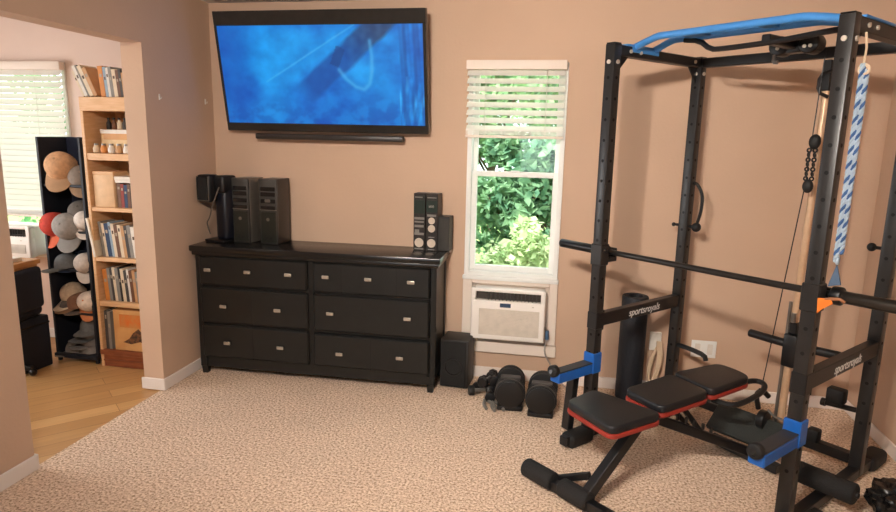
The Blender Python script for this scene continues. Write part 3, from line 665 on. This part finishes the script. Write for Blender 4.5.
q = rl((.905, D+.0, .38)); MB().box(q.x-.04, q.x+.04, q.y-.03, q.y+.03, .352, .425, .008, 2).build('peg_block', RUB, rack)
q = rl((.835, D-.02, .15)); MB().box(q.x-.028, q.x+.028, q.y-.03, q.y+.03, .12, .19, .01, 2).build('base_knob', RUB, rack)
b = MB(); b.cyl(rl((.92, .36, .125)), rl((1.17, .355, .125)), .048, seg=24, bev=.012); b.build('foam_roller_pad', FOAM, rack)
b = MB(); b.cyl(rl((.90, .36, .125)), rl((1.18, .355, .125)), .013, seg=14); b.beam(rl((W, .36, .07)), rl((W, .36, .13)), .03, .03); b.build('roller_axle', DSTEEL, rack)
bm_('landmine_bar', (W+.03, .20, .05), (W+.42, .17, .05), .035, .035, DSTEEL)
bm_('leg_strut', (-.07, -.09, .06), (-.06, -.075, .38), .05, .045, BLK)

# ------------------------------------------------------------------ barbell
bar = thing('barbell', 'black steel barbell resting on the hooks of the rack', 'barbell', rk(W/2, .068, 1.031), RA)
MB().cyl((-W/2+.01, 0, 0), (W/2+.04, 0, 0), .0145, seg=18).build('shaft', DSTEEL, bar)
MB().cyl((-W/2-.325, 0, 0), (-W/2-.02, 0, 0), .0235, seg=22, bev=.004).build('sleeve', BLK2, bar)
MB().cyl((W/2+.075, 0, 0), (W/2+.46, 0, 0), .0245, seg=22, bev=.004).build('sleeve', mat('sleeve_steel', (70, 66, 62), .3, .8), bar)
MB().cyl((W/2+.04, 0, 0), (W/2+.08, 0, 0), .036, seg=24, bev=.006).build('collar', BLK2, bar)
MB().cyl((-W/2-.03, 0, 0), (-W/2+.0, 0, 0), .032, seg=24, bev=.006).build('collar', BLK2, bar)

# ------------------------------------------------------------------ striped rope hanging from the rack
rope = thing('exercise_rope', 'blue and white twisted rope hanging beside the near right post of the rack', 'rope', rk(W+.083, -.045, 1.86), RA)
def strand(off, ph, m, z0, z1, r, pr, nm):
    b = MB(); pts = []
    n = 150
    for i in range(n+1):
        z = z0+(z1-z0)*i/n; a_ = ph+z*120; pts.append((off[0]+math.cos(a_)*pr, off[1]+math.sin(a_)*pr, z))
    b.tube(pts, r, 7); return b.build(nm, m, rope)
for off, k in (((-.0055, 0), 0), ((.006, .006), 1)):
    for j in range(3): strand(off, j*2.094+k, ROPEB if (j == 0) else ROPEW, .02 if not k else .0, -.68+k*.03, .0055, .0048, 'strand')
b = MB(); b.torus((0, .003, -.675), .011, .006, (1, .2, 0), 18, 8); b.build('knot', ROPEW, rope)
b = MB(); b.tube([(-.005, 0, -.0), (-.02, .05, .08), (-.035, .07, .135)], .004, 8); b.torus((0, 0, .0), .016, .005, (0, 1, 0)); b.build('hanging_loop', CORD, rope)
t = thing('hanging_tag', 'small orange and slate blue tag hanging below the striped rope at the barbell', 'tag', rk(W+.070, .0, 1.20), RA)
MB().tube([(0, 0, 0), (-.003, 0, -.04)], .0018, 6).build('string', WHITE, t)
MB().prism([(-.002, -.035), (.020, -.11), (-.024, -.125)], -.004, .004, .001, 1, M=Matrix(((1, 0, 0, 0), (0, 0, 1, 0), (0, 1, 0, 0), (0, 0, 0, 1)))).build('blue_flap', mat('slate_blue', (74, 96, 122), .6), t)
MB().prism([(-.035, -.165), (.01, -.16), (.018, -.178), (-.015, -.205), (-.03, -.225)], -.05, -.042, .001, 1, M=Matrix(((1, 0, 0, 0), (0, 0, 1, 0), (0, 1, 0, 0), (0, 0, 0, 1)))).build('orange_flap', ORG, t)
MB().tube([(-.01, -.045, -.165), (.04, -.045, -.155), (.055, -.04, -.165)], .006, 8).build('brown_tie', mat('tie_brown', (150, 96, 60), .6), t)

# ------------------------------------------------------------------ weight bench
bench = thing('weight_bench', 'black padded weight bench with red edges standing in the rack', 'bench', rk(.45, .0, 0), RA)
def bl(p): return Vector((p[0]-.45, p[1], p[2])) if len(p) > 2 else (p[0]-.45, p[1])
def pad(name, pts, z):
    P_ = [bl(p) for p in pts]
    o = MB().prism(P_, z-.038, z, .010, 3, rnd=.045).build(name, VIN, bench)
    c = Vector((sum(p[0] for p in P_)/len(P_), sum(p[1] for p in P_)/len(P_)))
    Q = [tuple(c+(Vector(p)-c)*1.02) for p in P_]
    MB().prism(Q, z-.057, z-.036, .005, 2, rnd=.045).build('red_edge', RED, o)
    MB().prism([tuple(c+(Vector(p)-c)*.9) for p in P_], z-.066, z-.056, .002, 1, rnd=.03).build('board', BLK, o)
pad('seat_pad', [(.25, -.487), (.552, -.542), (.585, -.232), (.235, -.275)], .438)
pad('back_pad', [(.34, -.185), (.572, -.225), (.597, .125), (.355, .175)], .455)
pad('head_pad', [(.352, .19), (.597, .14), (.618, .465), (.53, .505), (.415, .515)], .458)
b = MB(); b.tube([bl((.57, .44, .41)), bl((.60, .55, .415)), bl((.655, .55, .41)), bl((.685, .46, .40)), bl((.68, .31, .385)), bl((.65, .24, .37)), bl((.56, .22, .375))], .0135, 10, 2); b.build('handle_loop', BLK, bench)
b = MB(); b.beam(bl((.425, -.53, .05)), bl((.485, -.22, .385)), .045, .05); b.build('front_leg', BLK, bench)
b = MB(); b.beam(bl((.24, -.50, .05)), bl((.40, -.47, .13)), .03, .03); b.build('leg_brace', BLK, bench)
fb = MB().beam(bl((.09, -.545, .04)), bl((.66, -.530, .04)), .045, .045).build('foot_bar', BLK, bench)
for a0, a1 in ((.078, .255), (.30, .46)):
    y0 = -.545+(a0-.09)*.026; MB().cyl(bl((a0, y0, .052)), bl((a1, y0+.005, .052)), .044, seg=24, bev=.012).build('foam_roller', FOAM, fb)
b = MB(); b.beam(bl((.485, -.30, .365)), bl((.51, .36, .375)), .05, .045); b.build('seat_rail', BLK, bench)
b = MB(); b.beam(bl((.50, -.15, .355)), bl((.632, .50, .05)), .038, .045); b.build('rear_leg', BLK, bench)
b = MB(); b.beam(bl((.51, .03, .38)), bl((.565, .16, .21)), .03, .022); b.beam(bl((.485, -.02, .38)), bl((.535, .12, .22)), .03, .022); b.build('adjuster_strut', BLK, bench)
b = MB(); b.beam(bl((.42, .52, .035)), bl((.80, .47, .035)), .045, .045); b.build('rear_foot_bar', BLK, bench)
b = MB()
for k in range(6): b.cyl(bl((.515+k*.018, -.07+k*.045, .348-k*.021)), bl((.515+k*.018, -.07+k*.045, .375-k*.021)), .008, seg=8)
b.build('adjuster_teeth', DSTEEL, bench)

# ------------------------------------------------------------------ foam roller standing by the wall
t = thing('foam_roller', 'tall black foam roller standing upright against the back wall', 'foam roller', (.445, 3.89, 0))
MB().lathe([(.045, .0), (.077, .0), (.08, .006), (.08, .655), (.076, .665), (.046, .665), (.044, .655), (.044, .60), (.0, .60)]).build('tube', mat('roller_black', (22, 26, 34), .6, bump=.3, bscale=80), t)
MB().cyl((0, 0, .58), (0, 0, .625), .043, seg=24).build('core', RUB, t)

# ------------------------------------------------------------------ adjustable dumbbells, hand weights, grippers
def adj(label, x, y, rz):
    t = thing('adjustable_dumbbell', label, 'dumbbell', (x, y, 0), rz, 'adjustable dumbbells on the carpet')
    r = .090; zc = r+.012
    MB().box(-.075, .075, -.01, .30, 0, .03, .008, 2).build('cradle', BLK2, t)
    for y0, n in ((0, 5), (.195, 4)):
        for k in range(n):
            rr = r-(0 if k in (0,) else .003*(k % 2)); MB().cyl((0, y0+k*.02, zc), (0, y0+k*.02+.0175, zc), rr, seg=32, bev=.004).build('weight_plate', RUB, t)
    MB().cyl((0, -.012, zc), (0, 0.0, zc), r-.008, seg=32, bev=.005).build('selector_dial', BLK2, t)
    MB().cyl((0, .10, zc), (0, .195, zc), .017, seg=16).build('handle', DSTEEL, t)
    b = MB(); b.box(-.06, .06, .03, .085, zc+r-.012, zc+r+.004, .006, 1); b.build('top_shell', mat('shell_grey', (62, 58, 56), .4), t)
    b = MB(); b.cyl((0, .015, zc), (0, .019, zc), r+.003, seg=32); b.build('seam_band', mat('band_grey', (84, 78, 72), .4), t)
adj('black adjustable dumbbell on the carpet under the air conditioner, left of the pair', -.272, 3.51, R(4))
adj('black adjustable dumbbell beside the blue spotter arm, right of the pair', -.088, 3.46, R(-1))
def handw(label, x, y, z, rz):
    t = thing('hand_weight', label, 'dumbbell', (x, y, z), rz, 'small hand weights heaped by the subwoofer')
    for s in (-1, 1):
        b = MB(); b.cyl((s*.04, 0, .033), (s*.075, 0, .033), .034, seg=8, bev=.006); b.build('weight_head', BLK2, t)
    MB().cyl((-.04, 0, .033), (.04, 0, .033), .012, seg=12).build('handle', STEEL, t)
handw('small black hand weight at the left of the heap near the subwoofer', -.475, 3.70, 0, R(20))
handw('small black hand weight at the back of the heap near the subwoofer', -.42, 3.84, 0, R(-30))
handw('small black hand weight lying on top of the heap near the subwoofer', -.435, 3.72, .066, R(70))
handw('small black hand weight at the front of the heap beside the left dumbbell', -.405, 3.66, 0, R(95))
handw('small black hand weight tipped up against the left dumbbell', -.40, 3.76, .066, R(100))
handw('small black hand weight nearest the subwoofer at the back of the heap', -.49, 3.80, 0, R(80))
def gripper(label, x, y, rz):
    t = thing('hand_gripper', label, 'hand gripper', (x, y, .012), rz, 'grey hand grippers on the carpet')
    for s in (-1, 1): MB().tube([(s*.006, 0, 0), (s*.03, -.06, 0), (s*.028, -.12, 0)], .010, 10, 1).build('handle', mat('gripper_grey', (138, 132, 124), .4, .3), t)
    MB().torus((0, .008, 0), .012, .004, (0, 0, 1), 16, 8).build('spring', STEEL, t)
gripper('grey metal hand gripper lying left in front of the dumbbells', -.425, 3.60, R(22))
gripper('grey metal hand gripper lying right, against the left dumbbell', -.375, 3.585, R(22))

# ------------------------------------------------------------------ crumpled bag in the right corner
t = thing('black_bag', 'glossy crumpled black bag on the carpet at the lower right', 'bag', (1.50, 2.80, 0))
bm = bmesh.new(); bmesh.ops.create_icosphere(bm, subdivisions=4, radius=1)
for v in bm.verts:
    d = 1+.28*noise.fractal(v.co*2.1, 1, 2, 4)+.07*noise.noise(v.co*9); v.co = Vector((v.co.x*.12*d, v.co.y*.13*d, max(0, .085+v.co.z*.085*d)))
mm = MB(); mm._merge(bm); mm.build('bag', mat('bag_black', (14, 14, 15), .25), t)
MB().tube([(-.01, .01, .14), (.0, .03, .19), (.04, .03, .18), (.05, .0, .13)], .008, 8, 1).build('strap', mat('strap_grey', (130, 130, 134), .5), t)

# ------------------------------------------------------------------ next room: bookshelf
bs = thing('bookshelf', 'tall pine bookshelf filled with books in the next room', 'bookshelf', (-3.092, 3.57, 0))
SW, SD = .50, .30
b = MB(); b.box(0, .022, 0, SD, 0, 1.80, .002, 1); b.build('side_panel', WOOD, bs)
b = MB(); b.box(SW-.022, SW, 0, SD, 0, 1.80, .002, 1); b.build('side_panel', WOOD, bs)
MB().box(.022, SW-.022, SD-.01, SD, .05, 1.78).build('back_panel', WOOD, bs)
for z0, z1 in ((1.404, 1.448), (1.071, 1.098), (.736, .763), (.426, .460)): MB().box(.022, SW-.022, 0.004, SD-.01, z0, z1, .002, 1).build('shelf', WOOD, bs)
MB().box(.0, SW, -.004, SD, 1.715, 1.802, .003, 1).build('top', WOOD, bs)
b = MB(); b.box(.0, SW, -.006, SD-.01, .085, .118, .003, 1); b.box(.022, SW-.02, .004, .02, 0, .086, .002, 1); b.box(.022, SW-.02, -.002, .006, .04, .05); b.build('base', WOOD2, bs)
BC = {'brown': (112, 76, 54), 'grey': (138, 134, 128), 'cream': (222, 204, 176), 'dark blue': (38, 62, 96), 'tan': (196, 150, 104), 'white': (226, 220, 210), 'black': (36, 34, 34), 'orange': (206, 132, 62), 'green': (60, 84, 66), 'red': (150, 56, 44), 'pale blue': (146, 168, 186), 'charcoal': (70, 66, 64)}
ORD = ['first', 'second', 'third', 'fourth', 'fifth', 'sixth', 'seventh', 'eighth', 'ninth', 'tenth', 'eleventh', 'twelfth', 'thirteenth', 'fourteenth', 'fifteenth', 'sixteenth']
PAGES = mat('book_pages', (226, 210, 184), .8)
def book(label, group, x, z, th, h, d, color, lean=0, y=.03):
    t = thing('book', label, 'book', (-3.085+x, 3.57+y, z), 0, group)
    M = Matrix.Rotation(R(lean), 4, 'Y')
    o = MB(); o.box(0, th, 0, .003, 0, h, .001, 1); o.box(0, .0022, 0, d, 0, h); o.box(th-.0022, th, 0, d, 0, h)
    o.build('cover', mat('cover_'+color.replace(' ', '_'), BC[color], .55), t, M)
    MB().box(.002, th-.002, .003, d-.004, .004, h-.004).build('pages', PAGES, t, M)
    zz = h*(.55+.25*random.random()); tt = 'white' if color not in ('white', 'cream', 'pale blue') else 'brown'
    MB().box(th*.25, th*.75, -.0008, .0005, zz, zz+h*.10).build('spine_title', mat('title_'+tt, (170, 156, 136) if tt == 'white' else (96, 76, 62), .55), t, M)
def row(group, place, z, x, items, lean=-7, y=.03):
    cnt = 0
    for (c, th, h) in items:
        book(f'{c} {"thin " if th < .02 else "thick " if th > .032 else ""}book, {ORD[cnt]} from the left {place}', group, x, z, th, h, .14, c, lean, y); x += th*1.02/math.cos(R(lean)); cnt += 1
row('books leaning on top of the bookshelf', 'on top of the bookshelf', 1.8035, .0, [('cream', .016, .17), ('white', .02, .205), ('grey', .012, .21), ('cream', .026, .205), ('tan', .026, .19)], -24)
row('upright books on top of the bookshelf', 'of the upright books on top of the bookshelf', 1.8035, .135, [('orange', .034, .19), ('pale blue', .02, .185), ('white', .018, .18), ('grey', .022, .185), ('cream', .026, .17), ('brown', .02, .165), ('charcoal', .018, .17), ('tan', .02, .15), ('black', .022, .165)], -5)
row('books on the upper full book row', 'in the row of books at hat height', .7645, .05, [('grey', .022, .235), ('cream', .02, .225), ('dark blue', .03, .225), ('pale blue', .018, .235), ('cream', .022, .225), ('brown', .026, .22), ('cream', .024, .22), ('tan', .022, .215), ('charcoal', .022, .215), ('grey', .026, .22), ('white', .03, .21), ('orange', .032, .205), ('brown', .022, .21), ('tan', .022, .2)], -5.5)
row('books on the lower full book row', 'in the row of books above the boxed game', .4615, .045, [('orange', .034, .215), ('grey', .022, .225), ('charcoal', .018, .22), ('cream', .02, .23), ('grey', .024, .225), ('black', .016, .235), ('cream', .024, .225), ('charcoal', .022, .215), ('white', .016, .225), ('brown', .024, .215), ('tan', .02, .22), ('grey', .026, .21), ('cream', .022, .215), ('charcoal', .024, .205)], -4)
row('brown books behind the basket shelf', 'on the shelf of wooden blocks', 1.0995, .195, [('brown', .026, .16), ('red', .022, .155), ('dark blue', .024, .15), ('brown', .022, .155), ('black', .022, .16), ('tan', .02, .15), ('brown', .03, .155), ('charcoal', .024, .15)], 0)
def bkbox(label, name, cat, x0, x1, z0, z1, m, y0=.02, y1=.16, extra=None):
    t = thing(name, label, cat, (-3.085+(x0+x1)/2, 3.57+y0, z0)); w_ = (x1-x0)/2
    MB().box(-w_, w_, 0, y1-y0, 0, z1-z0, .004, 2).build('body', m, t)
    if extra: extra(t, w_, z1-z0)
    return t
def lidx(m): return lambda t, w_, h: MB().box(-w_-.002, w_+.002, -.002, .14, h-.02, h+.002, .002, 1).build('lid', m, t)
bkbox('pale wooden magazine file standing left on the middle shelf', 'magazine_file', 'file', .03, .18, 1.0995, 1.33, mat('pale_pine', (222, 186, 146), .6), extra=lidx(WOOD))
bkbox('white slim box lying above the brown books', 'flat_box', 'box', .19, .44, 1.262, 1.30, WHITE, extra=lidx(WHITE))
bkbox('cream display carton on the upper shelf', 'display_carton', 'box', .075, .45, 1.4485, 1.60, mat('carton_cream', (232, 200, 152), .6), .07, .2, extra=lambda t, w_, h: [MB().box(-w_+.02, w_-.02, -.003, 0, .02+h*.45, h*.9).build('window_panel', mat('panel_amber', (206, 150, 86), .4), t), MB().box(-w_, w_, -.006, .0, h-.025, h).build('header', WHITE, t)])
for i, (x, c) in enumerate(((.06, 'cream'), (.115, 'orange'), (.17, 'white'), (.225, 'tan'), (.28, 'white'), (.335, 'cream'))):
    t = thing('trinket_jar', f'small {c} trinket jar, {ORD[i]} from the left before the cream carton', 'jar', (-3.085+x, 3.57+.04, 1.449), 0, 'small jars on the upper shelf')
    MB().lathe([(.012, 0), (.02, .005), (.022, .03), (.014, .045), (.014, .05), (0, .05)], 16).build('jar', mat('cover_'+c, BC[c], .4), t); MB().cyl((0, 0, .05), (0, 0, .062), .013, seg=14).build('lid', STEEL, t)
for i, x in enumerate((.10, .14, .18, .22, .26, .30, .345, .39)):
    c = ('black', 'brown', 'cream', 'charcoal', 'white', 'tan', 'grey', 'red')[i]
    t = thing('figurine_bottle', f'small {c} bottle, {ORD[i]} from the left on the cream carton', 'bottle', (-3.085+x, 3.57+.12, 1.603), 0, 'small bottles on the cream carton')
    MB().lathe([(.014, 0), (.016, .004), (.016, .04), (.007, .055), (.007, .066), (0, .066)], 14).build('bottle', mat('cover_'+c, BC[c], .4), t); MB().cyl((0, 0, .062), (0, 0, .074), .009, seg=12).build('cap', BLK2, t)
t = thing('game_box', 'orange illustrated box standing on the lowest shelf', 'box', (-3.085+.095, 3.57+.02, .1185))
MB().box(0, .385, 0, .07, 0, .285, .003, 1).build('carton', mat('game_tan', (206, 150, 92), .6, rgb2=(222, 172, 112), vscale=9), t)
MB().box(.05, .345, -.0025, 0, .165, .255).build('orange_sky', mat('game_orange', (222, 118, 48), .6, rgb2=(206, 140, 76), vscale=16), t)
MB().prism([(.07, .06), (.12, .09), (.15, .13), (.19, .16), (.22, .13), (.25, .12), (.30, .14), (.33, .10), (.35, .03), (.24, .05), (.2, .07), (.13, .05)], .002, .0045, 0, M=Matrix(((1, 0, 0, 0), (0, 0, -1, 0), (0, 1, 0, 0), (0, 0, 0, 1)))).build('dark_print', mat('game_dark', (52, 40, 36), .6, rgb2=(128, 86, 54), vscale=45), t)
row('slim books beside the illustrated box', 'on the lowest shelf', .1185, .028, [('charcoal', .022, .27), ('grey', .022, .265)], 0, .02)
t = thing('magazine_holder', 'tall cream magazine holder leaning at the left of the upper book row', 'file', (-3.085+.012, 3.57-.01, .764))
MB().box(0, .014, 0, .18, 0, .262, .002, 1).build('panel', WHITE, t, Matrix.Rotation(R(-9), 4, 'Y'))
MB().box(.012, .02, 0, .18, 0, .25, .002, 1).build('inner_panel', PAGES, t, Matrix.Rotation(R(-9), 4, 'Y'))

# ------------------------------------------------------------------ next room: hat shelf with caps
HX, HY = -3.465, 3.57
hs = thing('hat_shelf', 'narrow black shelf of baseball caps beside the bookshelf', 'shelf', (HX, HY, 0))
for x0, x1 in ((0, .018), (.317, .335)): MB().box(x0, x1, .02, .28, .03, 1.545, .002, 1).build('side_panel', NAVY, hs)
MB().box(.018, .317, .262, .28, .05, 1.545).build('back_panel', mat('navy_back', (34, 42, 66), .6), hs)
for z in (.045, .355, .66, .925, 1.235): MB().box(.018, .317, .03, .262, z-.016, z, .002, 1).build('shelf', NAVY, hs)
b = MB(); b.box(.0, .335, .0, .03, .03, .06, .003, 1); b.build('plinth', NAVY, hs)
for x, y in ((.01, .02), (.31, .02), (.01, .25), (.31, .25)): MB().box(x, x+.02, y, y+.02, 0, .035).build('foot', NAVY, hs)
def cap(label, x, y, z, rz, tilt, c, c2=None, s=1, tz=0):
    t = thing('baseball_cap', label, 'cap', (HX+x, HY+y, z), rz, 'caps on the hat shelf')
    M = Matrix.Translation((0, 0, .0)) @ Matrix.Rotation(R(tilt), 4, 'X') @ Matrix.Rotation(R(tz), 4, 'Y') @ Matrix.Scale(s, 4)
    m = mat('cap_'+'_'.join(map(str, c)), c, .85, bump=.3, bscale=200, var=.12, vscale=40)
    m2 = mat('cap_'+'_'.join(map(str, c2)), c2, .85, bump=.3, bscale=200) if c2 else m
    prof = [(.085*math.cos(a_)**.7 if a_ < 1.5 else .001, .095*math.sin(a_)) for a_ in [i*math.pi/2/10 for i in range(11)]]
    prof = [(.088, -.0)]+prof[0:]; cr = MB().lathe(prof, 24).build('crown', m, t, M)
    b = bmesh.new(); top = []; n = 14
    inner = [(.086*math.sin(-1.15+2.3*i/n), -.086*math.cos(-1.15+2.3*i/n)) for i in range(n+1)]
    outer = [(p[0]*.98, -.086*math.cos(1.15)-.13*math.cos((-1.0+2*i/n)*1.35)**.6-.0) for i, p in enumerate(inner)]
    for dz in (.006, .001):
        top.append(([b.verts.new((p[0], p[1]+.004, dz-.9*p[0]**2)) for p in inner], [b.verts.new((p[0], p[1], dz-.004-1.8*p[0]**2)) for p in outer]))
    for k, (i_, o_) in enumerate(top):
        for j in range(n): b.faces.new((i_[j], i_[j+1], o_[j+1], o_[j]))
    for j in range(n): b.faces.new((top[0][1][j], top[0][1][j+1], top[1][1][j+1], top[1][1][j]))
    mm = MB(); mm._merge(b); mm.build('brim', m2, t, M)
    MB().ell((0, 0, .096), .007, .007, .004, seg=10).build('button', m2, t, M)
    return t
TANC, KHA, GRYC, REDC, WHC, OLV, BRN, NVY, ORC = (206, 160, 120), (176, 140, 106), (150, 146, 142), (190, 62, 48), (222, 214, 206), (96, 92, 76), (120, 84, 62), (40, 52, 74), (206, 128, 82)
cap('tan cap hung on the top shelf, peak down', .13, .08, 1.345, R(15), 55, TANC, KHA, 1.15)
cap('grey mesh cap at the right end of the top shelf', .25, .10, 1.28, R(40), 60, (140, 128, 118), (176, 148, 122), .9)
cap('charcoal cap under the top shelf beside the tan cap', .21, .13, 1.03, R(20), 50, (104, 98, 92), (92, 86, 80))
cap('red cap with a grey crown at the left of the second shelf', .05, .07, .955, R(-20), 70, REDC, (206, 96, 62))
cap('light grey cap at the middle of the second shelf', .16, .06, .95, R(10), 72, GRYC, (136, 132, 128), 1.1)
cap('white cap at the right of the second shelf', .27, .08, .99, R(30), 65, WHC, WHC, .8)
cap('slate grey cap with a wide peak on the third shelf', .10, .09, .665, R(-55), 8, (92, 92, 92), (100, 100, 96))
cap('pale grey mesh cap standing right on the third shelf', .26, .07, .70, R(15), 75, (188, 176, 166), (206, 196, 186), .85)
cap('navy cap behind the slate grey cap', .14, .17, .668, R(-20), 10, NVY, NVY)
cap('beige cap at the left of the fourth shelf', .10, .12, .45, R(-20), 30, (184, 160, 134), (196, 176, 150))
cap('brown cap in the middle of the fourth shelf', .17, .09, .39, R(-60), 12, BRN, (150, 116, 88))
cap('white and orange cap at the right of the fourth shelf', .26, .07, .43, R(10), 70, (222, 206, 190), ORC, .85)
cap('dark patterned cap lying flat on the fourth shelf', .10, .07, .362, R(60), 4, (84, 76, 70), (110, 98, 88), .8)
for i, (z, c, x) in enumerate(((.05, (150, 142, 134), .20), (.11, (126, 120, 116), .22), (.165, (100, 100, 100), .21), (.215, (112, 110, 108), .22))):
    cap(f'grey cap stacked on the bottom shelf, {ORD[i]} from the floor', x, .13, z, R(-70+i*25), 3, c, c)
cap('pale cap lying left of the stack on the bottom shelf', .09, .10, .05, R(-40), 4, (142, 136, 130), (128, 124, 120), .8)

# ------------------------------------------------------------------ next room: desk, chair, window AC, papers
dk = thing('desk', 'light oak desk under the window of the next room', 'desk', (-3.43, 2.95, 0))
MB().box(-.90, 0, 0, .55, .715, .745, .004, 1).build('top', DESKW, dk)
b = MB(); b.box(-.035, -.012, .02, .53, .665, .716); b.box(-.88, -.03, .02, .04, .63, .716); b.box(-.88, -.03, .51, .53, .63, .716); b.build('apron', DESKW, dk)
for x, y in ((-.88, .02), (-.06, .49), (-.88, .49)): MB().box(x, x+.03, y, y+.03, 0, .716, .003, 1).build('leg', BLK, dk)
aircon('white window air conditioner in the window behind the desk', -4.02, 3.80, .668, .46, .235, .24)
for i, (x, y, c, lb) in enumerate(((-3.60, 3.32, WHITE, 'stack of white papers on the far end of the oak desk'), (-3.75, 3.10, PAGES, 'cream notebook on the oak desk nearer the camera'))):
    t = thing('papers', lb, 'papers', (x, y, .745), R(12*i)); MB().box(-.12, .12, -.09, .09, 0, .022, .002, 1).build('sheets', c, t); MB().box(-.118, .118, -.088, .088, .022, .025).build('top_sheet', WHITE, t)
ch = thing('office_chair', 'dark blue padded chair tucked under the oak desk', 'chair', (-3.62, 3.27, 0), R(8))
MB().box(-.22, .20, -.22, .22, .36, .44, .035, 3).build('seat', NVC, ch)
MB().box(.17, .23, -.20, .20, .42, .70, .028, 3).build('backrest', NVC, ch)
b = MB(); b.tube([(-.15, -.23, .40), (-.15, -.26, .55), (.05, -.26, .58), (.2, -.24, .50)], .016, 10, 2); b.build('armrest', mat('arm_grey', (96, 96, 96), .4), ch)
b = MB(); b.cyl((0, 0, .06), (0, 0, .36), .025, seg=14); b.build('column', BLK, ch)
b = MB()
for k in range(5): a_ = k*2*math.pi/5; b.beam((0, 0, .07), (math.cos(a_)*.24, math.sin(a_)*.24, .05), .03, .03)
for k in range(5): a_ = k*2*math.pi/5; b.ell((math.cos(a_)*.24, math.sin(a_)*.24, .025), .025, .025, .025, seg=12)
b.build('base', BLK, ch)
t = thing('storage_case', 'dark navy storage case on the floor in front of the hat shelf', 'case', (-3.50, 3.42, 0), R(-5))
MB().box(-.09, .07, -.13, .10, 0, .36, .012, 2).build('body', NVC, t); MB().box(-.092, .072, -.132, .102, .30, .315, .003, 1).build('seam', BLK2, t)
b = MB(); b.tube([(.02, -.10, .36), (.02, -.08, .40), (.02, .04, .40), (.02, .06, .36)], .01, 8, 1); b.build('handle', STEEL, t)
